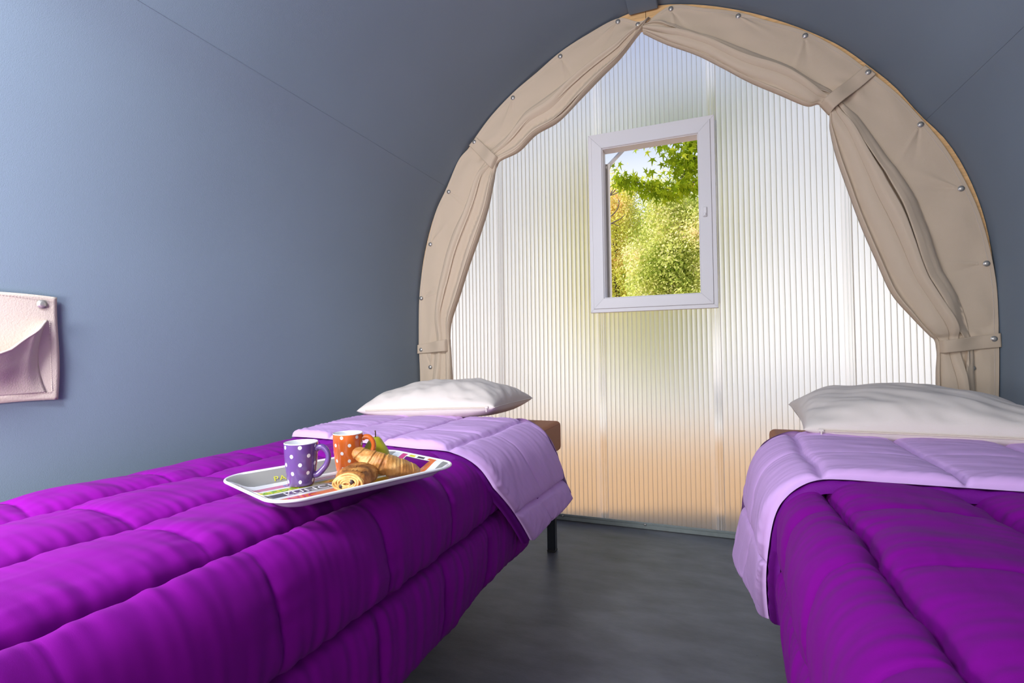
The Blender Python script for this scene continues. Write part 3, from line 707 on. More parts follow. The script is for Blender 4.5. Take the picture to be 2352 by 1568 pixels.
    for j in range(R_):
        th = -PI/2+PI*j/(R_-1); Tc = 0.028; Rr2 = 0.029*(0.25+0.75*tap)+wv*tap
        Tq = Tc+Rr2*math.sin(th)*(-1); yq = fY[:, 0]+0.022*tap*max(0.0, math.cos(th))-0.006
        ring[:, j, 0] = f(x0+nx*Tq+fl2); ring[:, j, 1] = yq; ring[:, j, 2] = np.where(z0+nz*Tq < 0.604, np.where(x0 < -0.69, 0.604, z0+nz*Tq), z0+nz*Tq)
    grid('fold_roll', ring, M['lilac'], q, flip=(side < 0)); tag(q.children[-1] if q.children else q)
    return q

topA = SA[2]+0.06
ARCf = ARC
def v_of_arc(a, total): return a/total
qL = quilt(-1, 21, [0.05, 0.315, 0.575, 0.835, 1.095, 1.36, 1.62], [0.96, 1.49, 1.75], 'purple quilt on the left bed, carrying the breakfast tray',
      ([0, 0.55, 0.66, 0.76, 1.0], [1.345, 1.255, 1.255, 1.33, 1.61]), ([0, 0.6, 0.8, 1.0], [1.90, 1.83, 1.86, 1.93]),
      ([1.2, 1.6, 1.95], [ARC-0.065, ARC-0.07, ARC-0.13]), (([0.25, 0.45, 0.60], [0.020, 0.012, 0.0]), ([0.30, 0.45, 0.60], [0.075, 0.030, 0.0])))
qR = quilt(1, 57, [0.05, 0.315, 0.575, 0.825, 1.085, 1.34, 1.60], [0.96, 1.49, 1.75], 'purple quilt on the right bed, nothing lying on it',
      ([0, 0.55, 0.66, 0.76, 1.0], [1.225, 1.225, 1.225, 1.27, 1.47]), ([0, 0.6, 0.8, 1.0], [1.76, 1.77, 1.80, 1.76]),
      ([1.2, 1.5, 1.8], [ARC+0.0, ARC-0.005, ARC-0.05]), (([0.22, 0.45, 0.60], [0.012, 0.002, 0.0]), ([0.26, 0.38, 0.50, 0.60], [0.070, 0.028, 0.004, -0.006])))

# ------------------------------------------------------------------ pillows
def pillow(cx, cy, z0, w, d, h, rz, tilt, seed, label, zip_from, ry=0.0):
    n = 120; g = np.linspace(-1, 1, n); U, V = np.meshgrid(g, g, indexing='ij')
    pin = 0.035
    def outline(U, V):
        # edges bow inwards between pointed corners
        X = U*w/2*(1-pin*(1-V**2)*np.abs(U)**1.5*1.0); Y = V*d/2*(1-pin*(1-U**2)*np.abs(V)**1.5); return X, Y
    X, Y = outline(U, V)
    e = (1-np.abs(U)**2.4)*(1-np.abs(V)**2.4); H = np.clip(e, 0, 1)**0.45
    edge = np.minimum(1-np.abs(U), 1-np.abs(V))
    wr = 0.010*perlin(U*2.2+V, V*2.2-U*0.7, seed)+0.0055*perlin(U*7, V*7+2, seed+1)*np.exp(-edge/0.18)+0.004*perlin((U+V)*5, (U-V)*2.0, seed+2)
    top = H*h*0.66+wr*np.clip(e*6, 0, 1); bot = -np.minimum(H*h*0.42, h*0.23)
    lift = 0.0
    Z1, Z2 = top, bot
    P1 = np.stack([X, Y, Z1], -1); P2 = np.stack([X, Y, Z2], -1)
    F1 = grid_faces(n, n); F2 = grid_faces(n, n, off=n*n)[:, ::-1]
    ids = np.arange(n*n).reshape(n, n); rim = list(ids[:, 0])+list(ids[-1, 1:])+list(ids[-2::-1, -1])+list(ids[0, -2:0:-1])
    F3 = [(rim[i], rim[i]+n*n, rim[(i+1) % len(rim)]+n*n, rim[(i+1) % len(rim)]) for i in range(len(rim))]
    me = bpy.data.meshes.new('pillow'); me.from_pydata(np.concatenate([P1.reshape(-1, 3), P2.reshape(-1, 3)]).tolist(), [], F1.tolist()+F2.tolist())
    me.update()
    import bmesh
    bm = bmesh.new(); bm.from_mesh(me); bmesh.ops.remove_doubles(bm, verts=bm.verts, dist=0.0004); bmesh.ops.recalc_face_normals(bm, faces=bm.faces); bm.to_mesh(me); bm.free()
    o = link('pillow', me, M['pillow']); o.location = (cx, cy, z0); o.rotation_euler = (tilt, ry, rz); tag(o, label, 'pillow', 'ivory pillows')
    # piped seam on the side edges, zip on the front edge
    b = MB(); t = np.linspace(-0.985, 0.985, 60)
    for edge_ in (lambda t: outline(np.array(1.0), np.array(t)), lambda t: outline(np.array(-1.0), np.array(t)), lambda t: outline(np.array(t), np.array(1.0))):
        b.tube([(float(edge_(q)[0]), float(edge_(q)[1]), 0.0) for q in t], 0.0016, 6)
    b.build('piping', M['pillow'], o, True)
    zt = np.linspace(-0.86, 0.90, 70); b = MB(); zp = []
    for q in zt:
        x, y = outline(np.array(q), np.array(-1.0)); zp.append((float(x), float(y)-0.001, 0.001))
    b.tube([(p[0], p[1], p[2]+0.0022) for p in zp], 0.0014, 6); b.tube([(p[0], p[1], p[2]-0.0022) for p in zp], 0.0014, 6)
    z = b.build('zip', M['zip'], o, True)
    k = zp[-1] if zip_from > 0 else zp[0]
    s = MB(); s.box((k[0]-0.007, k[1]-0.006, k[2]-0.004), (k[0]+0.007, k[1]+0.0, k[2]+0.005), bev=0.0015); s.box((k[0]-0.002, k[1]-0.008, k[2]-0.017), (k[0]+0.002, k[1]-0.005, k[2]-0.001), bev=0.0007)
    s.build('zip_slider', M['pillow'], z)
    return o
pillow(-1.115, 2.045, 0.694, 0.62, 0.52, 0.166, math.radians(3), math.radians(-1.0), 3, 'ivory pillow on the left bed, against the wall', 1, -0.045)
pillow(0.560, 2.010, 0.691, 0.62, 0.62, 0.158, math.radians(-3), math.radians(1.5), 12, 'ivory pillow on the right bed, cut by the photo edge', -1)

# ------------------------------------------------------------------ tray
tray = empty('serving_tray', (TRAY_C[0], TRAY_C[1], TRAY_Z), -TRAY_A)     # local: +Y along, +X towards the aisle
tag(tray, 'striped melamine tray with food words, on the purple quilt', 'tray')
def tray_mat():
    m, nt, b = new_mat('striped_melamine'); b.inputs['Roughness'].default_value = 0.16; b.inputs['Coat Weight'].default_value = 0.5; b.inputs['Coat Roughness'].default_value = 0.05
    tc = N(nt, 'ShaderNodeTexCoord'); sp = N(nt, 'ShaderNodeSeparateXYZ'); nt.links.new(tc.outputs['Object'], sp.inputs[0])
    mr = N(nt, 'ShaderNodeMapRange'); mr.inputs[1].default_value = -TRAY_W/2; mr.inputs[2].default_value = TRAY_W/2; nt.links.new(sp.outputs['X'], mr.inputs[0])
    rp = N(nt, 'ShaderNodeValToRGB'); rp.color_ramp.interpolation = 'CONSTANT'; nt.links.new(mr.outputs[0], rp.inputs[0])
    W = (0.84, 0.84, 0.86); G = (0.30, 0.29, 0.27); P_ = (0.55, 0.06, 0.22); Y_ = (0.66, 0.62, 0.03); K = (0.075, 0.055, 0.065); O_ = (0.74, 0.18, 0.04)
    st = [(0.0, W), (0.012, G), (0.165, W), (0.268, P_), (0.338, W), (0.372, Y_), (0.450, W), (0.482, K), (0.578, W), (0.622, O_), (0.722, W), (0.80, G), (0.885, W), (0.925, P_), (0.955, W)]
    els = rp.color_ramp.elements; els[0].position = 0.0; els[0].color = (*W, 1); els[1].position = 0.955; els[1].color = (*W, 1)
    for p, c in st[1:-1]: k = els.new(p); k.color = (*c, 1)
    nt.links.new(rp.outputs[0], b.inputs['Base Color'])
    return m
M['tray'] = tray_mat()
def tray_shape():
    n = 41
    def h_at(x, y):
        # rounded rectangle distance from the rim (inward)
        r = 0.055; qx, qy = abs(x)-(TRAY_W/2-r), abs(y)-(TRAY_L/2-r)
        d = math.hypot(max(qx, 0), max(qy, 0))+min(max(qx, qy), 0)-r; return -d
    # concentric rings from centre to rim
    K = 128; rings = []
    for d in (0.10, 0.07, 0.050, 0.042, 0.034, 0.026, 0.018, 0.010, 0.004, 0.0):
        r = max(0.055-d*0.6, 0.012); hw, hl = TRAY_W/2-d, TRAY_L/2-d; pts = []
        per = []
        for cx, cy, a0 in ((hw-r, hl-r, 0), (-hw+r, hl-r, 90), (-hw+r, -hl+r, 180), (hw-r, -hl+r, 270)):
            for k in range(12): a = math.radians(a0+90*k/11); per.append((cx+r*math.cos(a), cy+r*math.sin(a)))
            # straight runs
        per2 = []
        for i in range(len(per)):
            p0, p1 = per[i], per[(i+1) % len(per)]; m_ = 9 if i % 12 == 11 else 1
            for k in range(m_): per2.append((p0[0]+(p1[0]-p0[0])*k/m_, p0[1]+(p1[1]-p0[1])*k/m_))
        t = max(0, 0.044-d)/0.044; z = 0.021*(t**1.5) if t < 1 else 0.021
        z = 0.021*(3*t*t-2*t**3)*0.9+0.021*0.1*t
        rings.append([(x, y, z) for x, y in per2])
    P = np.array(rings); c = np.zeros((1, P.shape[1], 3)); P = np.concatenate([c, P])
    return P
TP = tray_shape()
# the handle openings are real holes: faces of the sloping end walls left out
nr, nk = TP.shape[:2]; F = []; V = TP.reshape(-1, 3)
for i in range(nr-1):
    for j in range(nk):
        j1 = (j+1) % nk; q = [i*nk+j, (i+1)*nk+j, (i+1)*nk+j1, i*nk+j1]; c = V[q].mean(0)
        if abs(c[1]) > TRAY_L/2-0.034 and abs(c[1]) < TRAY_L/2-0.0115 and abs(c[0]) < 0.050 and i >= 5: continue
        F.append(q if i else [q[0], q[1], q[2]])
body = raw('tray_body', V, F, [M['tray'], M['porcelain']], tray, True); so = body.modifiers.new('thick', 'SOLIDIFY'); so.thickness = 0.0035; so.offset = -1.0; so.material_offset = 1; so.material_offset_rim = 1
b = MB(); rim = [tuple(p) for p in TP[-1]]; rim.append(rim[0]); b.tube([(x, y, z-0.0006) for x, y, z in rim], 0.0030, 8, cap=False); b.build('rim', M['porcelain'], tray, True)
def word(txt, x, y, size, col, ang=0.0, z=0.0006, shear=0.0, tilt=0.0):
    cu = bpy.data.curves.new('word', 'FONT'); cu.body = txt; cu.size = size; cu.extrude = 0.0001; cu.space_character = 1.1; cu.shear = shear; cu.offset = -size*0.010
    tmp = bpy.data.objects.new('word_tmp', cu); COL.objects.link(tmp); bpy.context.view_layer.update()
    me = bpy.data.meshes.new_from_object(tmp.evaluated_get(bpy.context.evaluated_depsgraph_get())); bpy.data.objects.remove(tmp, do_unlink=True)
    me.name = 'printed_word'; me.materials.clear()
    o = link('printed_word', me, mat('ink', col, 0.3), tray, False); o.location = (x, y, z); o.rotation_euler = (tilt, 0, PI/2+ang); return o
ax = lambda t: -TRAY_W/2+TRAY_W*t
word('PARTY', ax(0.142), -0.102, 0.021, (0.70, 0.66, 0.02), shear=0.15, z=0.0022, tilt=math.radians(30))
word('SUN', ax(0.334), -0.105, 0.021, (0.10, 0.30, 0.62), shear=0.1)
word('ARDEN', ax(0.446), -0.160, 0.025, (0.18, 0.45, 0.05), shear=0.1)
word('LUNCH', ax(0.574), -0.130, 0.031, (0.85, 0.80, 0.88))
word('NIC', ax(0.716), -0.142, 0.033, (0.50, 0.04, 0.18), shear=0.1)
word('ART', ax(0.880), 0.105, 0.026, (0.62, 0.60, 0.03), shear=0.1)

# ------------------------------------------------------------------ mugs
def dot_mat(name, col):
    m, nt, b = new_mat(name); b.inputs['Roughness'].default_value = 0.16; b.inputs['Coat Weight'].default_value = 0.4; b.inputs['Coat Roughness'].default_value = 0.06
    tc = N(nt, 'ShaderNodeTexCoord'); sp = N(nt, 'ShaderNodeSeparateXYZ'); nt.links.new(tc.outputs['Object'], sp.inputs[0])
    at = N(nt, 'ShaderNodeMath', operation='ARCTAN2'); nt.links.new(sp.outputs['Y'], at.inputs[0]); nt.links.new(sp.outputs['X'], at.inputs[1])
    u = N(nt, 'ShaderNodeMath', operation='MULTIPLY_ADD'); u.inputs[1].default_value = 6/(2*PI); u.inputs[2].default_value = 3.0; nt.links.new(at.outputs[0], u.inputs[0])
    v = N(nt, 'ShaderNodeMath', operation='MULTIPLY_ADD'); v.inputs[1].default_value = 1/0.0345; v.inputs[2].default_value = 0.70; nt.links.new(sp.outputs['Z'], v.inputs[0])
    cells = []
    for off in (0.0, 0.5):
        ds = []
        for src, sc in ((u, 0.034*2*PI/6), (v, 0.0345)):
            a = N(nt, 'ShaderNodeMath', operation='ADD'); a.inputs[1].default_value = off; nt.links.new(src.outputs[0], a.inputs[0])
            fr = N(nt, 'ShaderNodeMath', operation='FRACT'); nt.links.new(a.outputs[0], fr.inputs[0])
            s = N(nt, 'ShaderNodeMath', operation='SUBTRACT'); s.inputs[1].default_value = 0.5; nt.links.new(fr.outputs[0], s.inputs[0])
            k = N(nt, 'ShaderNodeMath', operation='MULTIPLY'); k.inputs[1].default_value = sc; nt.links.new(s.outputs[0], k.inputs[0])
            p = N(nt, 'ShaderNodeMath', operation='MULTIPLY'); nt.links.new(k.outputs[0], p.inputs[0]); nt.links.new(k.outputs[0], p.inputs[1]); ds.append(p)
        ad = N(nt, 'ShaderNodeMath', operation='ADD'); nt.links.new(ds[0].outputs[0], ad.inputs[0]); nt.links.new(ds[1].outputs[0], ad.inputs[1])
        lt = N(nt, 'ShaderNodeMath', operation='LESS_THAN'); lt.inputs[1].default_value = 0.0039**2; nt.links.new(ad.outputs[0], lt.inputs[0]); cells.append(lt)
    mx_ = N(nt, 'ShaderNodeMath', operation='MAXIMUM'); nt.links.new(cells[0].outputs[0], mx_.inputs[0]); nt.links.new(cells[1].outputs[0], mx_.inputs[1])
    mix = N(nt, 'ShaderNodeMix', data_type='RGBA'); mix.inputs[6].default_value = (*col, 1); mix.inputs[7].default_value = (0.85, 0.84, 0.86, 1)
    nt.links.new(mx_.outputs[0], mix.inputs[0]); nt.links.new(mix.outputs[2], b.inputs['Base Color'])
    return m
def mug(x, y, name_col, col, label, rz, hz):
    root = empty('mug', (x, y, TRAY_Z+0.0008), 0); tag(root, label, 'mug', 'polka dot mugs')
    R, H = 0.0328, 0.0860
    outer = [(0.0, 0.002), (0.68*R, 0.002), (0.72*R, 0.0), (0.75*R, 0.0015), (0.78*R, 0.006), (0.83*R, 0.016), (0.89*R, 0.030), (0.945*R, 0.046), (0.98*R, 0.062), (1.0*R, 0.078), (1.0*R, H-0.001)]
    body = lathe('body', outer, dot_mat(name_col+'_dots', col), root, 64); body.rotation_euler = (0, 0, rz)
    inner = [(1.0*R, H-0.0012), (0.993*R, H+0.0006), (0.955*R, H+0.0008), (0.935*R, H-0.002), (0.925*R, 0.070), (0.88*R, 0.046), (0.80*R, 0.022), (0.66*R, 0.0075), (0.3*R, 0.006), (0.0, 0.006)]
    lathe('glazed_inside', inner, M['porcelain'], root, 64)
    pts = [(0.955*R, 0.072), (1.10*R, 0.0755), (1.40*R, 0.0755), (1.66*R, 0.067), (1.74*R, 0.055), (1.62*R, 0.041), (1.36*R, 0.030), (1.08*R, 0.0215), (0.85*R, 0.020)]
    P3 = cr([(p[0]*math.cos(hz), p[0]*math.sin(hz), p[1]) for p in pts], 40); b = MB(); rad = [0.0052+0.0016*abs(i/39-0.45)*2 for i in range(40)]
    b.tube(P3, rad, 12); b.build('handle', mat(name_col+'_glaze', col, 0.16, coat=0.4), root, True)
mug(-0.792, 0.819, 'purple', (0.125, 0.062, 0.235), 'purple mug with white dots, nearest the bare end of tray', math.radians(-110), math.radians(18))
mug(-0.780, 0.948, 'orange', (0.66, 0.135, 0.02), 'orange mug with white dots, between purple mug and pear', math.radians(-75), math.radians(28))

# ------------------------------------------------------------------ pear
pear = empty('pear', (-0.756, 1.016, TRAY_Z+0.0005)); tag(pear, 'yellow-green pear standing behind the croissant', 'pear')
pp_ = cr([(0.0, 0.003), (0.010, 0.0), (0.022, 0.003), (0.0315, 0.013), (0.0335, 0.023), (0.0305, 0.035), (0.0245, 0.046), (0.0180, 0.056), (0.0135, 0.063), (0.0070, 0.0675), (0.0, 0.066)], 60)
pm, nt_, b_ = new_mat('pear_skin'); b_.inputs['Roughness'].default_value = 0.42
tc_ = N(nt_, 'ShaderNodeTexCoord'); n_ = N(nt_, 'ShaderNodeTexNoise'); n_.inputs['Scale'].default_value = 25; n_.inputs['Detail'].default_value = 5; nt_.links.new(tc_.outputs['Object'], n_.inputs['Vector'])
rp_ = N(nt_, 'ShaderNodeValToRGB'); rp_.color_ramp.elements[0].color = (0.36, 0.36, 0.012, 1); rp_.color_ramp.elements[1].color = (0.58, 0.52, 0.02, 1); rp_.color_ramp.elements[0].position = 0.3; rp_.color_ramp.elements[1].position = 0.7
nt_.links.new(n_.outputs[0], rp_.inputs[0]); nt_.links.new(rp_.outputs[0], b_.inputs['Base Color'])
pb = lathe('flesh', [tuple(p) for p in pp_], pm, pear, 40)
b = MB(); b.tube([(0, 0, 0.064), (0.0008, 0, 0.071), (0.0004, 0, 0.080), (-0.0006, 0, 0.0825)], [0.0017, 0.0013, 0.0014, 0.0020], 8); b.build('stem', M['stem'], pear, True)

# ------------------------------------------------------------------ pastries
def crust_mat(name, light_, mid, dark_, sc=28):
    m, nt, b = new_mat(name); b.inputs['Roughness'].default_value = 0.48; b.inputs['Specular IOR Level'].default_value = 0.4
    tc = N(nt, 'ShaderNodeTexCoord'); n1 = N(nt, 'ShaderNodeTexNoise'); n1.inputs['Scale'].default_value = sc; n1.inputs['Detail'].default_value = 6; n1.inputs['Roughness'].default_value = 0.65
    nt.links.new(tc.outputs['Object'], n1.inputs['Vector']); rp = N(nt, 'ShaderNodeValToRGB'); e = rp.color_ramp.elements
    e[0].position = 0.34; e[0].color = (*dark_, 1); e[1].position = 0.66; e[1].color = (*light_, 1); k = e.new(0.5); k.color = (*mid, 1)
    nt.links.new(n1.outputs[0], rp.inputs[0]); nt.links.new(rp.outputs[0], b.inputs['Base Color'])
    n2 = N(nt, 'ShaderNodeTexNoise'); n2.inputs['Scale'].default_value = 170; n2.inputs['Detail'].default_value = 5; nt.links.new(tc.outputs['Object'], n2.inputs['Vector'])
    bp = N(nt, 'ShaderNodeBump'); bp.inputs['Strength'].default_value = 0.6; bp.inputs['Distance'].default_value = 0.0015; nt.links.new(n2.outputs[0], bp.inputs['Height']); nt.links.new(bp.outputs[0], b.inputs['Normal'])
    return m
M['crust'] = crust_mat('croissant_crust', (0.66, 0.38, 0.13), (0.52, 0.24, 0.060), (0.34, 0.125, 0.028))
M['crust_dark'] = crust_mat('browned_crust', (0.60, 0.29, 0.075), (0.36, 0.135, 0.028), (0.13, 0.042, 0.012), 34)
M['crumb'] = crust_mat('pale_layers', (0.76, 0.52, 0.20), (0.66, 0.38, 0.12), (0.50, 0.24, 0.06), 40)

def croissant():
    sp = cr([(-0.710, 0.884, 0.7200), (-0.694, 0.886, 0.7110), (-0.670, 0.893, 0.6990), (-0.646, 0.904, 0.6910), (-0.624, 0.921, 0.6830), (-0.608, 0.942, 0.6740), (-0.602, 0.958, 0.6690)], 150)
    n = 44; P = np.zeros((150, n, 3)); T = np.gradient(sp, axis=0); T /= np.linalg.norm(T, axis=1)[:, None]
    up = np.array([0, 0, 1.0]); S = np.linspace(0, 1, 150)
    Rb = np.interp(S, [0, 0.02, 0.08, 0.22, 0.32, 0.5, 0.62, 0.74, 0.86, 0.96, 1.0], [0.002, 0.0085, 0.0125, 0.0155, 0.0195, 0.0215, 0.0195, 0.0160, 0.0125, 0.0080, 0.001])
    for i in range(150):
        a = np.cross(T[i], up); a /= np.linalg.norm(a); c = np.cross(a, T[i])
        for j in range(n):
            th = 2*PI*j/n
            # rolled layers: each wrap steps down towards the tip
            q = abs(S[i]-0.47)*5.2+0.16*math.sin(th*1.0+0.5)+0.25*math.sin(S[i]*9); st = 1-0.10*((q % 1.0)**2.5)+0.012*math.sin(q*2*PI*4)
            lump = 1+0.05*math.sin(3*th+S[i]*11)+0.03*math.sin(7*th-S[i]*31)
            r = Rb[i]*st*lump*1.14; P[i, j] = sp[i]+a*math.cos(th)*r*1.12+c*math.sin(th)*r*0.92
    P[..., 2] = np.maximum(P[..., 2], TRAY_Z+0.0012)
    o = grid('croissant', P, M['crust'], None, cv=True); tag(o, 'golden croissant leaning across the chocolate pastry', 'croissant')
croissant()

def pastry():
    root = empty('chocolate_pastry', (-0.668, 0.838, TRAY_Z+0.001), 0.0); ang = math.atan2(0.895-0.786, -0.679+0.641); root.rotation_euler = (0, 0, ang)
    tag(root, 'browned flaky pastry roll with two chocolate ends, under the croissant', 'pastry')
    # local +X runs from the front end (chocolate showing) to the back
    n, K = 60, 90; L = 0.104; P = np.zeros((K, n, 3)); rr = np.random.RandomState(5)
    for i in range(K):
        u = i/(K-1); x = (u-0.5)*L; cap = (1-abs(2*u-1)**5)**0.5 if 0 < u < 1 else 0.0
        cap = max(cap, 0.0)
        for j in range(n):
            th = 2*PI*j/n; c_, s_ = math.cos(th), math.sin(th)
            y = 0.0345*math.copysign(abs(c_)**0.75, c_); z = 0.0205*math.copysign(abs(s_)**0.80, s_)
            lay = 1+0.05*math.sin(u*26+math.sin(th*2)*1.5)*(0.5+0.5*s_)+0.025*math.sin(5*th+u*9)
            P[i, j] = (x+0.004*c_*math.sin(u*7), y*cap*lay, 0.0215+z*(0.3+0.7*cap)*lay if cap > 0 else 0.0215)
    P[..., 2] = np.maximum(P[..., 2], 0.0003)
    grid('crust', P, M['crust_dark'], root, cv=True)
    # rolled end showing the spiral of layers
    b = MB()
    for rr_, xo in ((1.0, -0.0485), (0.80, -0.0500), (0.62, -0.0512), (0.44, -0.0520), (0.26, -0.0526)):
        pts = []
        for k in range(49):
            a = 2*PI*k/48; w1 = 1+0.06*math.sin(a*3+rr_*9)
            pts.append((xo+0.0010*math.sin(a*2+rr_*5), 0.003*(1-rr_)+0.0275*rr_*math.cos(a)*w1, 0.0205+0.0155*rr_*math.sin(a)*w1-0.002*(1-rr_)))
        b.tube(pts, 0.0026, 7, cap=False)
    for rr_, xo in ((1.0, -0.0470),):
        ring_ = [(xo, 0.0300*math.cos(2*PI*k/32), 0.0205+0.0155*math.sin(2*PI*k/32)) for k in range(32)]; b.add(ring_+[(xo-0.004, 0, 0.0205)], [(k, (k+1) % 32, 32) for k in range(32)])
    b.build('rolled_end', M['crumb'], root, True)
    for y0, z0, r0 in ((-0.008, 0.0225, 0.0050), (0.012, 0.0150, 0.0046)):
        b = MB(); b.tube([(-0.047, y0, z0), (-0.0530, y0, z0), (-0.0542, y0, z0)], [r0, r0, r0*0.6], 9); b.build('chocolate_stick', M['choc'], root, True)
    # loose flakes of crust
    fb = MB()
    for k in range(36):
        x, y = rr.uniform(-0.04, 0.05), rr.uniform(-0.035, 0.035); z = 0.0210+0.0200*math.sqrt(max(0.0, 1-(y/0.038)**2))+0.0008
        a = rr.uniform(0, PI); s = rr.uniform(0.002, 0.0055); ca, sa = math.cos(a)*s, math.sin(a)*s; t = rr.uniform(-0.002, 0.0018)
        fb.add([(x-ca, y-sa, z), (x+sa*0.6, y-ca*0.6, z+0.0004), (x+ca, y+sa, z+t), (x-sa*0.6, y+ca*0.6, z+0.001)], [(0, 1, 2, 3)])
    fo = fb.build('flakes', M['crust'], root); tag(fo, kind='stuff')
pastry()

# ------------------------------------------------------------------ wall pocket
pk = empty('wall_pocket', (XC-1.352, 0.60, 0.81)); tag(pk, 'cream leatherette pocket snapped to the left wall', 'wall pocket')
def wallx(z): return XC-half_at(z)
def pocket():
    Y0, Y1, Z0, Z1 = 0.28, 0.826, 0.812, 1.090; n, m_ = 60, 40
    ox, oy, oz = pk.location
    P = np.zeros((n, m_, 3))
    for i in range(n):
        u = i/(n-1)
        for j in range(m_):
            v = j/(m_-1); y = Y0+(Y1-Y0)*u; z = Z0+(Z1-Z0)*v
            y += 0.003*math.sin(v*5)*u; z += -0.006*u*v*v+0.003*math.sin(u*9)
            x = wallx(z)+0.008+0.0035*math.sin(u*7+v*3)+0.004*(v**3)
            P[i, j] = (x-ox, y-oy, z-oz)
    o = grid('backing', P, M['pocket'], pk); so = o.modifiers.new('t', 'SOLIDIFY'); so.thickness = 0.004; so.offset = 0
    # pouch
    Q = np.zeros((70, 50, 3))
    for i in range(70):
        u = i/69; y = 0.33+(0.800-0.33)*u
        topz = float(np.interp(u, [0, 0.25, 0.5, 0.72, 0.80, 1.0], [0.985, 0.95, 0.925, 0.93, 0.945, 1.022]))
        for j in range(50):
            v = j/49; z = 0.834+(topz-0.834)*v
            prof_u = (1-abs(2*u-1)**3.0); bul = 0.066*prof_u*(0.25+0.75*v)*math.sin(min(1, v*1.6+0.02)*PI/2)
            bul += 0.012*math.exp(-((u-0.93)/0.04)**2)*v+0.006*math.sin(u*8+v*4)*prof_u
            yy = y-0.020*v*0-0.016*(1-v)*0+0.018*(v*(1-v))*4*(-1)*(u**6)
            Q[i, j] = (wallx(z)+0.012+bul-ox, yy-oy, z-oz)
    o = grid('pouch', Q, M['pocket'], pk); so = o.modifiers.new('t', 'SOLIDIFY'); so.thickness = 0.003; so.offset = 0
    b = MB(); b.tube([tuple(Q[i, -1]) for i in range(70)], 0.0030, 8); b.build('pouch_hem', M['pocket'], o, True)
    # stitches, as short real dashes
    b = MB()
    def dashes(p0, p1, n):
        for k in range(n):
            a, c = (k+0.15)/n, (k+0.75)/n; q0 = p0+(p1-p0)*a; q1 = p0+(p1-p0)*c; q0 = q0.copy(); q1 = q1.copy()
            for q in (q0, q1): q[0] = wallx(q[2]+oz)-ox+0.0135+0.004*((q[2]+oz-Z0)/(Z1-Z0))**3
            b.tube([tuple(q0), tuple(q1)], 0.0008, 5)
    A = lambda y, z: np.array([0.0, y-oy, z-oz])
    dashes(A(0.806, 1.020), A(0.812, 0.836), 34); dashes(A(0.30, 0.832), A(0.812, 0.834), 80); dashes(A(0.30, 1.084), A(0.815, 1.079), 80)
    b.build('stitching', M['thread'], pk)
    snap(wallx(1.066)-ox+0.0165, 0.789-oy, 1.064-oz, pk, r=0.0085, axis='X')
pocket()

# ------------------------------------------------------------------ outside: trees
def foliage(name, c, R, n, m, parent, seed, size, flat=1.0):
    r = np.random.RandomState(seed); V = np.zeros((n, 4, 3))
    # leaves gathered in clumps over the crown
    K = 120; cl = r.normal(size=(K, 3)); cl /= np.linalg.norm(cl, axis=1)[:, None]; cl *= (r.rand(K, 1)**0.33); cl = cl*np.array(R)
    w = r.randint(0, K, n); p = cl[w]+r.normal(size=(n, 3))*np.array(R)*0.13+np.array(c)
    d1 = r.normal(size=(n, 3)); d1 /= np.linalg.norm(d1, axis=1)[:, None]; d2 = np.cross(d1, r.normal(size=(n, 3))); d2 /= np.linalg.norm(d2, axis=1)[:, None]
    s = size*(0.6+0.8*r.rand(n, 1)); V[:, 0] = p-d1*s; V[:, 1] = p+d2*s*0.62; V[:, 2] = p+d1*s; V[:, 3] = p-d2*s*0.62
    me = bpy.data.meshes.new(name); me.vertices.add(n*4); me.vertices.foreach_set('co', V.astype(np.float32).ravel()); me.loops.add(n*4); me.loops.foreach_set('vertex_index', np.arange(n*4, dtype=np.int32))
    me.polygons.add(n); me.polygons.foreach_set('loop_start', np.arange(0, n*4, 4, dtype=np.int32)); me.update(calc_edges=True)
    o = link(name, me, m, parent, False); tag(o, kind='stuff'); return o
def tree(x, y, h, R, n, m, label, seed, size=0.026, gz=0.0):
    t = empty('leafy_tree', (x, y, -0.06)); tag(t, label, 'tree', 'trees beyond the window')
    b = MB(); rr = random.Random(seed); b.tube([(0, 0, 0), (0.03, 0, h*0.3), (-0.02, 0.02, h*0.55), (0.0, 0, h*0.85)], [0.11, 0.085, 0.06, 0.02], 9)
    for k in range(9):
        z = h*(0.35+0.05*k); a = k*2.4; L = R[0]*0.7*(1-0.06*k); b.tube([(0, 0, z), (L*0.5*math.cos(a), L*0.5*math.sin(a), z+0.2), (L*math.cos(a), L*math.sin(a), z+0.55)], [0.04, 0.025, 0.01], 6)
    b.build('trunk', M['bark'], t, True); foliage('foliage', (0, 0, h-R[2]), R, n, m, t, seed, size)
tree(-2.22, 12.6, 4.98, (0.80, 0.85, 2.1), 62000, M['leaf_yellow'], 'yellow autumn tree at the left of the window view', 1)
tree(-0.66, 10.2, 4.10, (0.92, 0.85, 1.8), 70000, M['leaf_green'], 'green and gold tree at the right of the window view', 2)
tree(-1.72, 15.0, 4.75, (1.25, 1.0, 2.2), 44000, M['leaf_yellow'], 'pale gold tree between and behind the two others', 3)

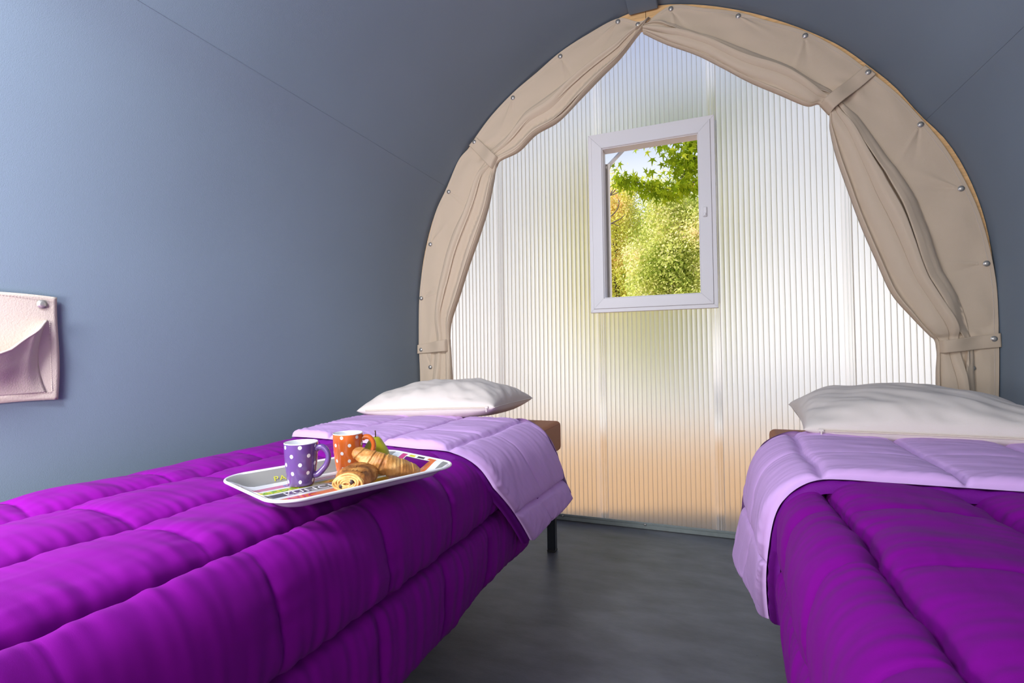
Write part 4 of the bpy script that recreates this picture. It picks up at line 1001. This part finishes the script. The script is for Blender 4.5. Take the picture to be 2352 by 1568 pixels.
def star_leaf_mesh():
    pts = []; n = 5; tips = [(-128, 0.60), (-62, 0.90), (0, 1.12), (62, 0.90), (128, 0.60)]
    out = [(0.0, -0.18)]
    prev = None
    poly = []
    for k, (a, L) in enumerate(tips):
        t = math.radians(90-a)
        if k: am = math.radians(90-(a+tips[k-1][0])/2); poly.append((0.30*math.cos(am), 0.30*math.sin(am)))
        for da, q in ((10, 0.55), (0, 1.0), (-10, 0.55)):
            tt = t+math.radians(da); poly.append((L*q*math.cos(tt), L*q*math.sin(tt)))
    poly.append((0.10, -0.20)); poly = poly
    v = [(0, 0, 0.0)]+[(x*0.5, y*0.5, -0.14*(x*x+y*y)*0.5) for x, y in poly]; k = len(poly)
    me = bpy.data.meshes.new('leaf'); me.from_pydata(v, [], [(0, 1+i, 1+(i+1) % k) for i in range(k)]); me.update(); me.materials.append(M['leaf_star']); return me
LEAF = star_leaf_mesh()
sw = empty('sweetgum_tree', (2.4, 6.3, -0.06)); tag(sw, 'green star-leaved branches hanging across the top of the window view', 'tree')
b = MB(); b.tube([(0, 0, 0), (-0.05, 0, 1.6), (-0.1, 0, 3.0), (-0.25, 0, 4.6)], [0.15, 0.12, 0.09, 0.05], 10); b.build('trunk', M['bark'], sw, True)
def W(x, y, z): return (x-2.4, y-6.3, z+0.06)
branches = [[(2.3, 6.3, 2.6), (1.2, 6.25, 2.75), (0.3, 6.1, 2.70), (-0.13, 6.0, 2.78), (-0.45, 6.0, 2.74), (-0.75, 5.95, 2.83), (-1.02, 5.95, 2.92)],
            [(2.2, 6.3, 3.5), (1.2, 6.2, 3.65), (0.4, 6.1, 3.50), (-0.13, 6.0, 3.28), (-0.45, 6.0, 3.36), (-0.78, 5.95, 3.36)],
            [(0.9, 6.2, 3.1), (0.3, 6.1, 3.20), (-0.10, 6.0, 3.02), (-0.32, 6.0, 3.12), (-0.48, 5.95, 3.02)],
            [(0.3, 6.1, 3.55), (-0.1, 6.0, 3.20), (-0.22, 6.0, 3.00), (-0.34, 6.0, 2.82)]]
for br in branches:
    b = MB(); q = cr([W(*p) for p in br], 40); b.tube(q, [0.020*(1-i/39)**1.5+0.003 for i in range(40)], 6); b.build('branch', M['bark'], sw, True)
lr = np.random.RandomState(8); cnt = 0
zones = [(branches[0], 125, 0.062, 0.56), (branches[1], 70, 0.055, 0.55), (branches[2], 55, 0.085, 0.3), (branches[3], 45, 0.085, 0.3)]
for br, n, sp, u0 in zones:
    q = cr(br, 200)
    for k in range(n):
        u = u0+(1.0-u0)*lr.rand(); p = q[int(u*199)]+lr.normal(size=3)*np.array([sp*0.85, 0.10, sp*0.8])+np.array([0, 0, -0.03])
        s = lr.uniform(0.12, 0.17); o = bpy.data.objects.new('leaf', LEAF); COL.objects.link(o); o.parent = sw; o.location = W(*p)
        o.scale = (s, s, s); o.rotation_euler = (math.radians(90+lr.normal()*28), lr.uniform(-0.6, 0.6)+PI*(lr.rand() < 0.8), lr.normal()*0.6); cnt += 1

bt = empty('bare_tree', (-3.0, 8.2, -0.06)); tag(bt, 'bare twigs reaching in at the upper left of the window view', 'tree')
b = MB(); b.tube([(0, 0, 0), (0.05, 0, 1.6), (0.12, 0, 3.0), (0.1, 0, 4.6)], [0.12, 0.10, 0.07, 0.03], 8); b.build('trunk', M['bark'], bt, True)
def Wb(x, z): return (x+3.0, -0.2, z+0.06)
tw = [[(-2.9, 2.5), (-2.2, 3.05), (-1.62, 3.30), (-1.50, 3.36), (-1.36, 3.48), (-1.22, 3.62)], [(-1.50, 3.36), (-1.42, 3.50), (-1.38, 3.66)], [(-1.50, 3.36), (-1.36, 3.40), (-1.28, 3.52)],
      [(-2.5, 2.85), (-1.9, 3.3), (-1.60, 3.55), (-1.52, 3.70), (-1.44, 3.92)], [(-2.4, 2.6), (-1.9, 2.85), (-1.60, 2.98), (-1.45, 3.06), (-1.36, 3.18), (-1.36, 3.30)], [(-1.60, 2.98), (-1.54, 3.12), (-1.50, 3.30)],
      [(-2.2, 2.55), (-1.62, 2.82), (-1.48, 2.92), (-1.34, 2.98), (-1.26, 3.04)], [(-1.60, 2.98), (-1.46, 2.92), (-1.34, 2.86)], [(-1.62, 3.50), (-1.52, 3.48), (-1.42, 3.54)]]
for t_ in tw:
    b = MB(); q = cr([Wb(*p) for p in t_], 24); r0 = 0.013 if len(t_) > 3 else 0.006; b.tube(q, [r0*(1-i/24)+0.0032 for i in range(24)], 5); b.build('twig', M['bark'], bt, True)

# the leaves past the singled-out ones, joined into one part
lv = np.array([tuple(v.co) for v in LEAF.vertices]); lf = [tuple(p.vertices) for p in LEAF.polygons]; AV = []; AF = []
for br, n, sp, u0 in [(branches[0], 150, 0.06, 0.45), (branches[1], 110, 0.06, 0.35), (branches[2], 110, 0.08, 0.2), (branches[3], 100, 0.08, 0.1)]:
    q = cr(br, 200)
    for k in range(n):
        u = u0+(0.97-u0)*lr.rand(); p = Vector(W(*(q[int(u*199)]+lr.normal(size=3)*np.array([sp, 0.14, sp*0.85])+np.array([0, 0.05, -0.02]))))
        Mx = Matrix.Translation(p) @ (Matrix.Rotation(lr.normal()*0.6, 4, 'Z') @ Matrix.Rotation(lr.uniform(-0.6, 0.6)+PI*(lr.rand() < 0.8), 4, 'Y') @ Matrix.Rotation(math.radians(90+lr.normal()*28), 4, 'X')) @ Matrix.Scale(lr.uniform(0.11, 0.16), 4)
        A_ = np.array(Mx); w_v = lv @ A_[:3, :3].T+A_[:3, 3]; o_ = len(AV)*len(lv); AV.append(w_v); AF += [tuple(i+o_ for i in f) for f in lf]
fo = raw('foliage', np.concatenate(AV), AF, M['leaf_star2'], sw, False); tag(fo, kind='stuff')
